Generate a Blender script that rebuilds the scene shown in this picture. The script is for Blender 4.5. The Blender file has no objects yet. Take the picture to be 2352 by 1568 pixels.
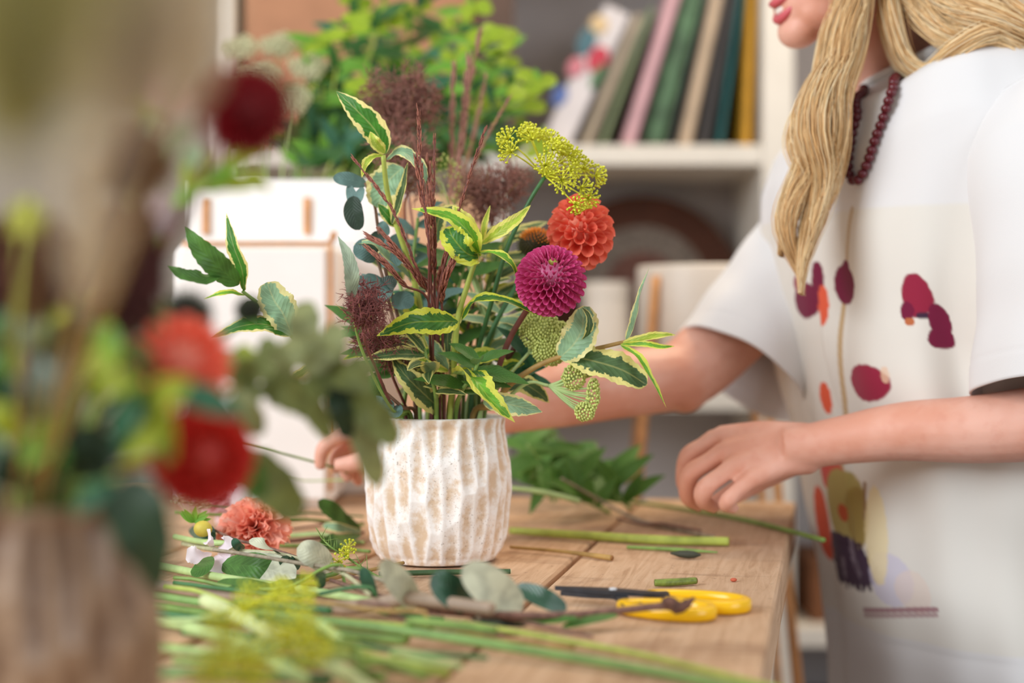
import bpy, math, random
import numpy as np
from mathutils import Vector, Matrix

random.seed(7)
RNG = np.random.default_rng(7)
scene = bpy.context.scene
COL = scene.collection

# ------------------------------------------------------------------ camera
FPX, CX, HZ, CAMZ, TABZ = 3267.0, 1176.0, 760.0, 1.10, 0.90
cam_d = bpy.data.cameras.new('camera')
cam_d.sensor_width = 36.0
cam_d.lens = 36.0 * FPX / 2352.0
cam_d.shift_y = (HZ - 784.0) / 2352.0
cam_d.clip_start = 0.02
cam_d.dof.use_dof = True
cam_d.dof.focus_distance = 1.15
cam_d.dof.aperture_fstop = 2.2
cam = bpy.data.objects.new('camera', cam_d)
cam.location = (0, 0, CAMZ)
cam.rotation_euler = (math.radians(90), 0, 0)
COL.objects.link(cam)
scene.camera = cam

# ------------------------------------------------------------------ light
w = bpy.data.worlds.new('world'); scene.world = w; w.use_nodes = True
w.node_tree.nodes['Background'].inputs[0].default_value = (1.0, 0.965, 0.92, 1)
w.node_tree.nodes['Background'].inputs[1].default_value = 0.50

def area(name, loc, target, size, power, col):
    l = bpy.data.lights.new(name, 'AREA'); l.shape = 'RECTANGLE'
    l.size, l.size_y = size; l.energy = power; l.color = col
    o = bpy.data.objects.new(name, l); COL.objects.link(o)
    o.location = loc
    o.rotation_euler = (Vector(target) - Vector(loc)).to_track_quat('-Z', 'Y').to_euler()
    return o
area('window_left_offscreen', (-2.3, -0.6, 2.3), (0.0, 1.3, 1.0), (1.8, 1.6), 94, (0.90, 0.95, 1.0))
area('window_right_offscreen', (2.4, -1.4, 2.0), (0.4, 1.4, 0.9), (1.6, 1.6), 38, (0.84, 0.92, 1.0))
area('ceiling_lamp_warm_offscreen', (0.7, 2.1, 2.75), (0.3, 1.5, 0.9), (0.8, 0.8), 26, (1.0, 0.80, 0.56))

vs = scene.view_settings
vs.view_transform = 'Standard'; vs.look = 'None'; vs.exposure = 0.05; vs.gamma = 1.0
vs.use_curve_mapping = False
scene.cycles.use_denoising = True

# ------------------------------------------------------------------ helpers
def P(px, py, d):
    """a pixel of the photograph at a distance d from the lens, as a point of the room"""
    return Vector(((px - CX) / FPX * d, d, CAMZ - (py - HZ) / FPX * d))

def T(px, py, h=0.0):
    """the point h above the table top that is seen at a pixel"""
    d = FPX * (CAMZ - TABZ - h) / (py - HZ)
    return P(px, py, d)

def lin(c):
    c = c / 255.0
    return c / 12.92 if c <= 0.04045 else ((c + 0.055) / 1.055) ** 2.4

def rgb(r, g, b, a=1.0):
    return (lin(r), lin(g), lin(b), a)

class NT:
    """small helper to write node trees"""
    def __init__(s, name):
        s.m = bpy.data.materials.new(name); s.m.use_nodes = True
        s.t = s.m.node_tree; s.n = s.t.nodes; s.n.clear()
        s.out = s.n.new('ShaderNodeOutputMaterial')
        s.b = s.n.new('ShaderNodeBsdfPrincipled')
        s.t.links.new(s.b.outputs[0], s.out.inputs[0])
    def new(s, typ, **kw):
        nd = s.n.new(typ)
        for k, v in kw.items(): setattr(nd, k, v)
        return nd
    def set(s, sock, v):
        if isinstance(v, bpy.types.NodeSocket): s.t.links.new(v, sock)
        else: sock.default_value = v
    def math(s, op, a, b=None, c=None, clamp=False):
        nd = s.new('ShaderNodeMath', operation=op); nd.use_clamp = clamp
        s.set(nd.inputs[0], a)
        if b is not None: s.set(nd.inputs[1], b)
        if c is not None: s.set(nd.inputs[2], c)
        return nd.outputs[0]
    def mix(s, f, a, b, blend='MIX'):
        nd = s.new('ShaderNodeMix', data_type='RGBA', blend_type=blend)
        s.set(nd.inputs[0], f); s.set(nd.inputs[6], a); s.set(nd.inputs[7], b)
        return nd.outputs[2]
    def noise(s, scale, detail=3.0, rough=0.5, vec=None, dist=0.0):
        nd = s.new('ShaderNodeTexNoise')
        nd.inputs['Scale'].default_value = scale; nd.inputs['Detail'].default_value = detail
        nd.inputs['Roughness'].default_value = rough; nd.inputs['Distortion'].default_value = dist
        if vec is not None: s.t.links.new(vec, nd.inputs['Vector'])
        return nd.outputs['Fac']
    def objco(s, scale=(1, 1, 1), rot=(0, 0, 0)):
        tc = s.new('ShaderNodeTexCoord'); mp = s.new('ShaderNodeMapping')
        mp.inputs['Scale'].default_value = scale; mp.inputs['Rotation'].default_value = rot
        s.t.links.new(tc.outputs['Object'], mp.inputs[0])
        return mp.outputs[0]
    def ramp(s, f, stops):
        nd = s.new('ShaderNodeValToRGB'); cr = nd.color_ramp
        while len(cr.elements) < len(stops): cr.elements.new(0.5)
        for e, (p, c) in zip(cr.elements, stops): e.position = p; e.color = c
        s.set(nd.inputs[0], f); return nd.outputs[0]
    def step(s, v, lo, hi):
        nd = s.new('ShaderNodeMapRange', interpolation_type='SMOOTHSTEP')
        s.set(nd.inputs[0], v); nd.inputs[1].default_value = lo; nd.inputs[2].default_value = hi
        return nd.outputs[0]
    def bump(s, h, strength=0.3, dist=0.01):
        nd = s.new('ShaderNodeBump'); nd.inputs['Strength'].default_value = strength
        nd.inputs['Distance'].default_value = dist
        s.set(nd.inputs['Height'], h); s.t.links.new(nd.outputs[0], s.b.inputs['Normal'])
    def col(s, c): s.set(s.b.inputs['Base Color'], c)
    def rough(s, v): s.set(s.b.inputs['Roughness'], v)
    def translucent(s, colour, f):
        tr = s.new('ShaderNodeBsdfTranslucent'); s.set(tr.inputs[0], colour)
        mx = s.new('ShaderNodeMixShader'); s.set(mx.inputs[0], f)
        s.t.links.new(s.b.outputs[0], mx.inputs[1]); s.t.links.new(tr.outputs[0], mx.inputs[2])
        s.t.links.new(mx.outputs[0], s.out.inputs[0])

MATS = {}
def simple(name, c, rough=0.6, var=0.12, scale=40.0, bump=0.0, spec=None, trans=0.0, sss=0.0):
    """a plain colour that wanders a little with a noise"""
    if name in MATS: return MATS[name]
    t = NT(name)
    f = t.noise(scale, 3.0, 0.55, t.objco())
    a = tuple(x * (1 - var) for x in c[:3]) + (1,); b = tuple(min(1, x * (1 + var)) for x in c[:3]) + (1,)
    cc = t.mix(t.step(f, 0.3, 0.7), a, b)
    t.col(cc); t.rough(rough)
    if bump: t.bump(f, bump, 0.004)
    if spec is not None: t.b.inputs['Specular IOR Level'].default_value = spec
    if sss:
        t.b.inputs['Subsurface Weight'].default_value = sss
        t.b.inputs['Subsurface Radius'].default_value = (0.012, 0.004, 0.002)
    if trans: t.translucent(cc, trans)
    MATS[name] = t.m
    return t.m

def spline(pts, n):
    """Catmull-Rom through the points, n samples, as an (n,3) array"""
    p = np.array([tuple(v) for v in pts], float)
    if len(p) == 2:
        t = np.linspace(0, 1, n)[:, None]; return p[0] * (1 - t) + p[1] * t
    q = np.vstack([2 * p[0] - p[1], p, 2 * p[-1] - p[-2]])
    seg = np.linspace(0, len(p) - 1, n); out = []
    for s in seg:
        i = min(int(s), len(p) - 2); t = s - i
        a, b, c, d = q[i], q[i + 1], q[i + 2], q[i + 3]
        out.append(0.5 * (2 * b + (c - a) * t + (2 * a - 5 * b + 4 * c - d) * t * t + (3 * b - a - 3 * c + d) * t ** 3))
    return np.array(out)

def frames(c):
    """tangent, normal, binormal along a polyline by parallel transport"""
    tg = np.gradient(c, axis=0); tg /= np.linalg.norm(tg, axis=1)[:, None] + 1e-12
    ref = np.array([0, 0, 1.0]) if abs(tg[0][2]) < 0.9 else np.array([1.0, 0, 0])
    n = np.cross(tg[0], ref); n /= np.linalg.norm(n); N = [n]
    for i in range(1, len(c)):
        n = N[-1] - tg[i] * np.dot(N[-1], tg[i]); n /= np.linalg.norm(n) + 1e-12; N.append(n)
    N = np.array(N); return tg, N, np.cross(tg, N)

class MB:
    """collects shapes and links them as ONE mesh object"""
    def __init__(s): s.v = []; s.f = []; s.uv = []; s.nv = 0
    def add(s, verts, faces, uv=None):
        verts = np.asarray(verts, float).reshape(-1, 3)
        k = s.nv; s.v.append(verts); s.nv += len(verts)
        s.f.extend([tuple(i + k for i in f) for f in faces])
        s.uv.append(np.zeros((len(verts), 2)) if uv is None else np.asarray(uv, float))
        return s
    def tube(s, pts, r, sides=8, n=None, flat=None, cap=True, jitter=0.0):
        c = spline(pts, n or max(2, 4 * (len(pts) - 1) + 1))
        tg, N, B = frames(c); m = len(c)
        r = np.interp(np.linspace(0, 1, m), np.linspace(0, 1, len(r)), r) if hasattr(r, '__len__') else np.full(m, r)
        if jitter: r = r * (1 + jitter * RNG.uniform(-1, 1, m))
        a = np.linspace(0, 2 * np.pi, sides, endpoint=False)
        fl = 1.0 if flat is None else flat
        ring = c[:, None, :] + r[:, None, None] * (np.cos(a)[None, :, None] * N[:, None, :] + fl * np.sin(a)[None, :, None] * B[:, None, :])
        fs = [(i * sides + j, i * sides + (j + 1) % sides, (i + 1) * sides + (j + 1) % sides, (i + 1) * sides + j) for i in range(m - 1) for j in range(sides)]
        if cap: fs += [tuple(range(sides))[::-1], tuple((m - 1) * sides + j for j in range(sides))]
        uv = np.stack([np.tile(a / 6.2832, m), np.repeat(np.linspace(0, 1, m), sides)], 1)
        return s.add(ring.reshape(-1, 3), fs, uv)
    def ell(s, c, r, R=None, nu=14, nv=9):
        vs_, fs = [], []
        for i in range(nv + 1):
            th = math.pi * i / nv
            for j in range(nu):
                ph = 2 * math.pi * j / nu
                vs_.append((r[0] * math.sin(th) * math.cos(ph), r[1] * math.sin(th) * math.sin(ph), r[2] * math.cos(th)))
        for i in range(nv):
            for j in range(nu):
                fs.append((i * nu + j, (i + 1) * nu + j, (i + 1) * nu + (j + 1) % nu, i * nu + (j + 1) % nu))
        vs_ = np.array(vs_)
        if R is not None: vs_ = vs_ @ np.array(R).T
        return s.add(vs_ + np.array(c), fs)
    def box(s, c, size, R=None, bevel=0.0):
        x, y, z = [a / 2 for a in size]; b = min(bevel, x * .9, y * .9, z * .9)
        if b <= 0:
            vs_ = np.array([(i * x, j * y, k * z) for i in (-1, 1) for j in (-1, 1) for k in (-1, 1)])
            fs = [(0, 1, 3, 2), (4, 6, 7, 5), (0, 4, 5, 1), (2, 3, 7, 6), (0, 2, 6, 4), (1, 5, 7, 3)]
        else:
            vs_, idx, fs = [], {}, []
            for i in (-1, 1):
                for j in (-1, 1):
                    for k in (-1, 1):
                        for ax in range(3):
                            p = [i * (x - b), j * (y - b), k * (z - b)]; p[ax] = (i * x, j * y, k * z)[ax]
                            idx[(i, j, k, ax)] = len(vs_); vs_.append(p)
            q = [(-1, -1), (1, -1), (1, 1), (-1, 1)]
            for ax in range(3):
                o = [(ax + 1) % 3, (ax + 2) % 3]
                for sg in (-1, 1):
                    f = []
                    for u_, v_ in q:
                        k = [0, 0, 0]; k[ax] = sg; k[o[0]] = u_; k[o[1]] = v_; f.append(idx[(k[0], k[1], k[2], ax)])
                    fs.append(tuple(f) if sg > 0 else tuple(f[::-1]))
                for u_ in (-1, 1):
                    for v_ in (-1, 1):
                        f = []
                        for sg in (-1, 1):
                            k = [0, 0, 0]; k[ax] = sg; k[o[0]] = u_; k[o[1]] = v_
                            f.append((idx[(k[0], k[1], k[2], o[0])], idx[(k[0], k[1], k[2], o[1])]))
                        f = (f[0][0], f[1][0], f[1][1], f[0][1]); fs.append(f if u_ * v_ > 0 else f[::-1])
            for i in (-1, 1):
                for j in (-1, 1):
                    for k in (-1, 1):
                        f = tuple(idx[(i, j, k, a)] for a in range(3)); fs.append(f if i * j * k > 0 else f[::-1])
            vs_ = np.array(vs_)
        if R is not None: vs_ = vs_ @ np.array(R).T
        return s.add(vs_ + np.array(c), fs)
    def lathe(s, c, prof, n=32):
        vs_ = [(r * math.cos(2 * math.pi * j / n), r * math.sin(2 * math.pi * j / n), z) for r, z in prof for j in range(n)]
        fs = [(i * n + j, i * n + (j + 1) % n, (i + 1) * n + (j + 1) % n, (i + 1) * n + j) for i in range(len(prof) - 1) for j in range(n)]
        return s.add(np.array(vs_) + np.array(c), fs)
    def grid(s, g, uvg=None, close_u=False):
        g = np.asarray(g); a, b = g.shape[:2]
        fs = [(i * b + j, i * b + (j + 1) % b, (i + 1) * b + (j + 1) % b, (i + 1) * b + j) for i in range(a - 1) for j in range(b if close_u else b - 1)]
        return s.add(g.reshape(-1, 3), fs, None if uvg is None else uvg.reshape(-1, 2))
    def mesh(s, name, mat, origin=(0, 0, 0), smooth=True):
        me = bpy.data.meshes.new(name)
        V = np.vstack(s.v) - np.array(origin); UV = np.vstack(s.uv)
        me.from_pydata(V.tolist(), [], s.f)
        if mat is not None: me.materials.append(mat)
        me.polygons.foreach_set('use_smooth', [smooth] * len(me.polygons))
        li = np.empty(len(me.loops), int); me.loops.foreach_get('vertex_index', li)
        l = me.uv_layers.new(name='UVMap'); l.data.foreach_set('uv', UV[li].ravel())
        me.update(); return me
    def build(s, name, mat, parent=None, smooth=True):
        org = Vector((0, 0, 0)) if parent is None else wloc(parent)
        return link(name, s.mesh(name, mat, org, smooth), parent)
    def solo(s, name, mat, label, cat, group=None, base=None, smooth=True):
        """a thing that is one mesh, its origin at its base"""
        V = np.vstack(s.v); b = base if base is not None else (V[:, 0].mean(), V[:, 1].mean(), V[:, 2].min())
        o = link(name, s.mesh(name, mat, b, smooth)); o.location = b
        return tag(o, label, cat, group)

def wloc(o):
    v = Vector(o.location)
    while o.parent is not None: o = o.parent; v = v + Vector(o.location)
    return v

def link(name, data, parent=None):
    o = bpy.data.objects.new(name, data); COL.objects.link(o)
    if parent is not None: o.parent = parent
    return o

def tag(o, label=None, cat=None, group=None, kind=None):
    if label: o['label'] = label
    if cat: o['category'] = cat
    if group: o['group'] = group
    if kind: o['kind'] = kind
    return o

def thing(name, label, cat, loc, group=None):
    o = bpy.data.objects.new(name, None); COL.objects.link(o); o.location = loc
    o.empty_display_size = 0.02
    return tag(o, label, cat, group)

def struct(name, mb, mat, smooth=False):
    o = mb.build(name, mat, None, smooth); return tag(o, kind='structure')

def inst_matrix(pos, z, y=None, scale=1.0):
    z = Vector(z).normalized(); y = Vector(y if y is not None else (0, 0, 1))
    x = y.cross(z)
    if x.length < 1e-4: x = Vector((1, 0, 0)).cross(z)
    x.normalize(); y = z.cross(x)
    sc = Matrix.Diagonal((*((scale,) * 3 if not hasattr(scale, '__len__') else scale), 1))
    return Matrix.Translation(Vector(pos)) @ Matrix((x, y, z)).transposed().to_4x4() @ sc

def inst(name, me, parent, pos, z, y=None, scale=1.0):
    """an object sharing mesh data: its local +Z goes along z, its +Y near y"""
    o = link(name, me, parent)
    o.matrix_basis = Matrix.Translation(-wloc(parent)) @ inst_matrix(pos, z, y, scale)
    return o

from mathutils.bvhtree import BVHTree
class Room4Leaves:
    """keeps what is already there, so that a new leaf can be turned to where it is free"""
    def __init__(s): s.t = []; s.mn = np.zeros((0, 3)); s.mx = np.zeros((0, 3)); s.own = []
    def _tree(s, me, M):
        v = np.empty(len(me.vertices) * 3); me.vertices.foreach_get('co', v); v = v.reshape(-1, 3)
        m = np.array(M); v = v @ m[:3, :3].T + m[:3, 3]
        return BVHTree.FromPolygons(v.tolist(), [tuple(p.vertices) for p in me.polygons]), v.min(0), v.max(0)
    def put(s, tree, mn, mx, own):
        s.t.append(tree); s.own.append(own); s.mn = np.vstack([s.mn, mn]); s.mx = np.vstack([s.mx, mx])
    def add(s, o):
        M = (Matrix.Translation(wloc(o.parent)) if o.parent else Matrix.Identity(4)) @ o.matrix_basis
        s.put(*s._tree(o.data, M), o.parent.name if o.parent else o.name)
    def hits(s, tree, mn, mx, own):
        c = np.where(((s.mn < mx) & (s.mx > mn)).all(1))[0]
        return sum(len(tree.overlap(s.t[i])) for i in c if s.own[i] != own)
    def leaf(s, name, me, parent, pos, gen, tries=10):
        best = None
        for _ in range(tries):
            me_ = me() if callable(me) else me; g = gen(); tr = s._tree(me_, inst_matrix(pos, *g)); h = s.hits(*tr, parent.name)
            if best is None or h < best[0]: best = (h, g, tr, me_)
            if h == 0: break
        s.put(*best[2], parent.name)
        return inst(name, best[3], parent, pos, *best[1])

# ================================================================== the room
m_wall = simple('wall_paint', rgb(176, 166, 152), 0.9, 0.05, 6)
m_floor = simple('floor_paint', rgb(86, 66, 58), 0.7, 0.2, 5)
mb = MB(); mb.box((0, 3.25, 1.3), (7.0, 0.1, 2.8)); struct('wall_back', mb, m_wall)
mb = MB(); mb.box((0, 1.2, -0.05), (7.0, 4.2, 0.1)); struct('floor', mb, m_floor)

# ------------------------------------------------------------------ work table of rough planks
t = NT('rough_sawn_plank')
oc = t.objco((1, 1, 1))
g1 = t.noise(9, 5, 0.6, t.objco((14, 1.0, 14)), 1.2)          # grain running along the plank
g2 = t.noise(60, 2, 0.5, t.objco((3, 40, 3)))                 # fine saw marks across it
st = t.noise(5.5, 4, 0.62, t.objco((1.0, 2.2, 1.0)), 0.6)      # stains
c = t.ramp(g1, [(0.2, rgb(176, 138, 106)), (0.5, rgb(206, 170, 138)), (0.8, rgb(222, 190, 160))])
c = t.mix(t.math('MULTIPLY', t.step(st, 0.50, 0.70), 0.65), c, rgb(134, 98, 74))
c = t.mix(t.math('MULTIPLY', t.step(g2, 0.55, 0.75), 0.16), c, rgb(235, 210, 185))
sp = t.noise(170, 2, 0.6, oc)
c = t.mix(t.math('MULTIPLY', t.step(sp, 0.68, 0.74), 0.5), c, rgb(96, 70, 54))
t.col(c); t.rough(0.78); t.b.inputs['Specular IOR Level'].default_value = 0.25
t.bump(t.math('ADD', t.math('MULTIPLY', g2, 0.5), g1), 0.35, 0.004)
M_PLANK = t.m
M_UNDER = simple('table_frame_wood', rgb(150, 108, 74), 0.8, 0.25, 30)

TC = T(1827, 1153)                                   # back right corner of the table top
EY = Vector((0.2181, 0.9759, 0)); EX = Vector((0.9759, -0.2181, 0))
TR = np.array([EX, EY, (0, 0, 1)]).T                 # columns: table axes
def tl(u, v, z): return TC + EX * u + EY * v + Vector((0, 0, z))   # table frame -> room (z from the top)
PL, PW, GAP = 1.46, 0.1765, 0.0065
table = thing('work_table', 'rough sawn plank work table strewn with cut stems', 'table', (tl(-.8, -.73, 0).x, tl(-.8, -.73, 0).y, 0))
pm = MB(); pm.box((0, 0, 0), (PW, PL, 0.042), None, 0.0022); pme = pm.mesh('plank', M_PLANK, smooth=False)
for i in range(9):
    o = link('plank', pme, table)
    c = tl(-PW / 2 - i * (PW + GAP), -PL / 2 + random.uniform(-.004, .004) * (i > 0), -0.021 - 0.0012 * (i % 3 == 1))
    o.matrix_basis = Matrix.Translation(c - wloc(table)) @ Matrix.Rotation(math.atan2(EX.y, EX.x), 4, 'Z') @ (Matrix.Identity(4) if i % 2 == 0 else Matrix.Rotation(math.pi, 4, 'Z'))
for v in (-0.12, -0.73, -1.34):
    mb = MB(); c = tl(-0.82, v, -0.042 - 0.03); mb.box(c, (1.5, 0.09, 0.058), TR, 0.003); mb.build('batten', M_UNDER, table, False)
mb = MB()
for i in range(1, 9):
    mb.box(tl(-i * (PW + GAP) + GAP / 2, -PL / 2, -0.0165), (GAP * 0.96, PL - 0.02, 0.018), TR)
mb.build('joint_filler', M_UNDER, table, False)
for u in (-0.14, -1.5):
    for v in (-0.13, -1.33):
        mb = MB(); mb.box(tl(u, v, -0.042 - 0.06 - 0.399), (0.08, 0.08, 0.798), TR, 0.004); mb.build('leg', M_UNDER, table, False)

# ------------------------------------------------------------------ shelving unit behind
DS = 2.55
def sx(px, d=DS): return (px - CX) / FPX * d
def sz(py, d=DS): return CAMZ - (py - HZ) / FPX * d
M_SHELF = simple('shelf_white_paint', rgb(226, 218, 206), 0.5, 0.03, 12)
M_BACK = simple('shelf_back_grey', rgb(186, 178, 176), 0.85, 0.05, 8)
shelf = thing('shelving_unit', 'white painted open shelving unit standing behind the work table', 'shelf', (sx(1300), DS + .17, 0))
for px0, px1 in ((488, 532), (1118, 1160), (1752, 1824), (2420, 2480)):
    mb = MB(); mb.box(((sx(px0) + sx(px1)) / 2, DS + .17, 1.05), (sx(px1) - sx(px0), .34, 2.1), None, .002); mb.build('upright', M_SHELF, shelf, False)
for py in (-218, 332, 896, 1442):
    for a, b in ((532, 1118), (1160, 1752), (1824, 2420)):
        mb = MB(); th = .036
        mb.box(((sx(a) + sx(b)) / 2, DS + .172, sz(py) - th / 2), (sx(b) - sx(a), .335, th), None, .002); mb.build('shelf_board', M_SHELF, shelf, False)
mb = MB(); mb.box((sx(1484), DS + .347, 1.05), (sx(2480) - sx(488), .012, 2.1)); mb.build('back_panel', M_BACK, shelf, False)

def shelf_top(py): return sz(py)

# books, leaning to the right against the upright
def book(xl, xr, lean, hgt, colr, name, label, dy=0.0, dep=.2, var=.1, yaw=0.0):
    z0 = shelf_top(332)
    d = DS + .03 + dy
    x1 = sx(xr, d); th = sx(xr, d) - sx(xl, d); a = math.atan2(lean, 322.0)
    th *= math.cos(a)
    R = Matrix.Rotation(yaw, 3, 'Z') @ Matrix.Rotation(a, 3, 'Y')
    piv = Vector((x1, d, z0 + .0005))
    def q(lx, ly, lz): return piv + R @ Vector((lx, ly, lz))
    b = thing(name, label, 'book', piv, 'books leaning on the shelf')
    Rn = np.array(R)
    mc = simple('cover_' + label.replace(' ', '_')[:40], colr, .6, var, 25)
    mb = MB()
    mb.box(q(-th / 2, .002, hgt / 2), (th, .004, hgt), Rn, .001)
    for s_ in (0, 1):
        mb.box(q(-.0015 - s_ * (th - .003), dep / 2, hgt / 2), (.003, dep, hgt), Rn, .0006)
    mb.build('cover', mc, b, False)
    mb = MB(); mb.box(q(-th / 2, dep / 2 + .001, hgt / 2), (th - .0065, dep - .012, hgt - .008), Rn)
    mb.build('page_block', simple('book_paper', rgb(226, 216, 196), .9, .06, 60), b, False)
    return b, q, th
BOOKS = [(1704, 1746, 12, .325, rgb(205, 150, 38), 'mustard yellow book standing against the white upright', .1),
 (1648, 1702, 47, .31, rgb(70, 132, 132), 'teal blue green book between the charcoal and mustard books', .1),
 (1603, 1646, 60, .30, rgb(58, 54, 54), 'charcoal black book beside the teal one', .1),
 (1558, 1600, 70, .28, rgb(196, 172, 146), 'plain beige book between the charcoal and navy books', .1),
 (1541, 1554, 77, .285, rgb(34, 66, 84), 'thin navy blue book beside the beige one', .1),
 (1477, 1540, 88, .33, rgb(74, 104, 74), 'thick mottled leaf green book', .45),
 (1424, 1470, 100, .32, rgb(204, 160, 166), 'dusty pink book with a smooth spine', .1),
 (1402, 1420, 110, .255, rgb(70, 56, 48), 'dark brown book tucked behind the pink one', .1),
 (1374, 1400, 118, .265, rgb(136, 150, 112), 'sage green slim book', .1),
 (1332, 1374, 132, .255, rgb(178, 162, 140), 'taupe book beside the pale flowery one', .1),
 (1236, 1332, 150, .262, rgb(214, 206, 206), 'wide pale book with painted flowers on its spine', .05)]
nx, nl = 1752, 0
for xl, xr, ln, hg, cc, lb, vr in BOOKS:
    xr = min(xr, nx - (ln - nl) * 1.13 * hg / .30 - (12 if nl == 0 else 6))
    b, q, th = book(xl, xr, ln, hg, cc, 'book', lb, .03 if lb.startswith('dark') else 0.0, .2, vr)
    nx, nl = xl, ln
for lx, lz, r1, r2, cc, nm in ((-.055, .075, .014, .02, rgb(84, 108, 168), 'blue_print'), (-.05, .135, .016, .02, rgb(196, 120, 130), 'rose_print'),
                               (-.02, .165, .019, .026, rgb(188, 58, 76), 'red_print'), (-.052, .185, .017, .028, rgb(76, 110, 120), 'teal_print'),
                               (-.045, .222, .018, .018, rgb(214, 186, 142), 'yellow_print'), (-.008, .14, .01, .03, rgb(84, 120, 84), 'leaf_print')):
    mb = MB(); mb.ell(q(lx, -.0012, lz), (r1, .0008, r2), np.array(Matrix.Rotation(.45, 3, 'Y')), 16, 6); mb.build(nm, simple(nm, cc, .7, .15, 60), b)

# brown box and dark brown file box in the left cell
def crate(name, label, cat, px0, px1, py0, py1, d, dep, mat, lid=True):
    x0, x1, z1, z0 = sx(px0, d), sx(px1, d), sz(py0, d), sz(py1, d)
    b = thing(name, label, cat, ((x0 + x1) / 2, d + dep / 2, z0))
    mb = MB(); mb.box(((x0 + x1) / 2, d + dep / 2, (z0 + z1) / 2), (x1 - x0, dep, z1 - z0), None, .003); mb.build('body', mat, b, False)
    if lid:
        mb = MB(); mb.box(((x0 + x1) / 2, d + dep / 2, z1 - .022), (x1 - x0 + .006, dep + .006, .05), None, .002); mb.build('lid', mat, b, False)
    return b
M_CARD = simple('brown_cardboard', rgb(178, 128, 96), .8, .08, 20)
z332 = shelf_top(332)
def py_at(z, d): return HZ - (z - CAMZ) * FPX / d
crate('cardboard_box', 'big plain brown cardboard box on the upper shelf', 'box', 560, 1090, -120, py_at(z332, 2.57), 2.57, .28, M_CARD)
crate('file_box', 'narrow dark brown file box beside the cardboard box', 'box', 1096, 1180, -60, py_at(z332, 2.5), 2.5, .04, simple('dark_brown_board', rgb(92, 70, 58), .7, .1, 20), False)
z1442 = shelf_top(1442)
crate('wooden_crate', 'brown wooden crate low on the shelf beside the shirt', 'crate', 1862, 2100, 1285, py_at(z1442, 2.6), 2.6, .2, simple('crate_brown', rgb(120, 74, 42), .8, .2, 20), False)
crate('red_crate', 'dark red crate on the floor under the shelf', 'crate', 1832, 2160, 1640, py_at(0, 2.62), 2.62, .2, simple('dark_red_board', rgb(104, 60, 50), .8, .25, 20), False)

# round woven tray on the shelf under the books
z896 = shelf_top(896)
tray_c = Vector((sx(1478, 2.78), 2.78, z896 + .188))
tray = thing('woven_tray', 'round dark brown woven tray with a grey dotted band leaning on the shelf', 'tray', (tray_c.x, tray_c.y, z896))
Rt = Matrix.Rotation(math.radians(80), 3, 'X')
def coil(r, rr, name, mat):
    a = np.linspace(0, 2 * np.pi, 49)[:-1]; b_ = np.linspace(0, 2 * np.pi, 8, endpoint=False)
    g = np.array([[np.array(tray_c) + np.array(Rt) @ np.array(((r + rr * math.cos(q_)) * math.cos(p_), (r + rr * math.cos(q_)) * math.sin(p_), rr * math.sin(q_))) for q_ in b_] for p_ in np.append(a, a[0])])
    mb = MB(); mb.grid(g, None, True); mb.build(name, mat, tray)
M_TB = simple('woven_dark_brown', rgb(84, 46, 28), .8, .3, 150)
M_TG = simple('woven_grey_band', rgb(122, 108, 96), .8, .45, 130)
M_TR = simple('woven_red_brown', rgb(106, 68, 56), .8, .3, 120)
r_ = .184
while r_ > .012:
    coil(r_, .0058, 'coil', M_TB if r_ > .125 else (M_TG if r_ > .072 else M_TR)); r_ -= .0104

# ------------------------------------------------------------------ white boxes, kraft box and pots at the back of the table
M_WHITE = simple('white_board', rgb(246, 242, 238), .6, .02, 10)
M_TAN = simple('tan_wood', rgb(206, 146, 92), .55, .15, 60)
M_POT = simple('cream_glaze', rgb(226, 212, 196), .45, .04, 18)
def boxat(px0, px1, py0, d, dep, zb=TABZ):
    return sx(px0, d), sx(px1, d), sz(py0, d), zb, d, dep
x0, x1, z1, zb, d, dep = boxat(392, 768, 551, 1.60, .13)
bx = thing('storage_box', 'white lidded storage box with tan edging on the table', 'box', ((x0 + x1) / 2, d + dep / 2, zb))
mb = MB(); mb.box(((x0 + x1) / 2, d + dep / 2, (z1 + zb) / 2), (x1 - x0, dep, z1 - zb), None, .012); mb.build('body', M_WHITE, bx, False)
mb = MB()
mb.tube([(x0 + .012, d - .0005, z1 - .004), (x1 - .014, d - .0005, z1 - .004), (x1 - .004, d - .0005, z1 - .014), (x1 - .004, d - .0005, zb + .02)], .0024, 6, 24)
mb.build('edging', M_TAN, bx)
x0, x1, z1, zb, d, dep = boxat(560, 930, 566, 1.735, .1, TABZ)
z_pl = z1
bb = thing('display_riser', 'white riser block behind the lidded box carrying the planter', 'box', ((x0 + x1) / 2, d + dep / 2, zb))
mb = MB(); mb.box(((x0 + x1) / 2, d + dep / 2, (z1 + zb) / 2), (x1 - x0, dep, z1 - zb), None, .004); mb.build('body', M_WHITE, bb, False)
mb = MB(); mb.box(((x0 + x1) / 2, d + dep / 2, z1 - .006), (x1 - x0 + .006, dep + .006, .012), None, .002); mb.build('top_panel', M_WHITE, bb, False)
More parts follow.
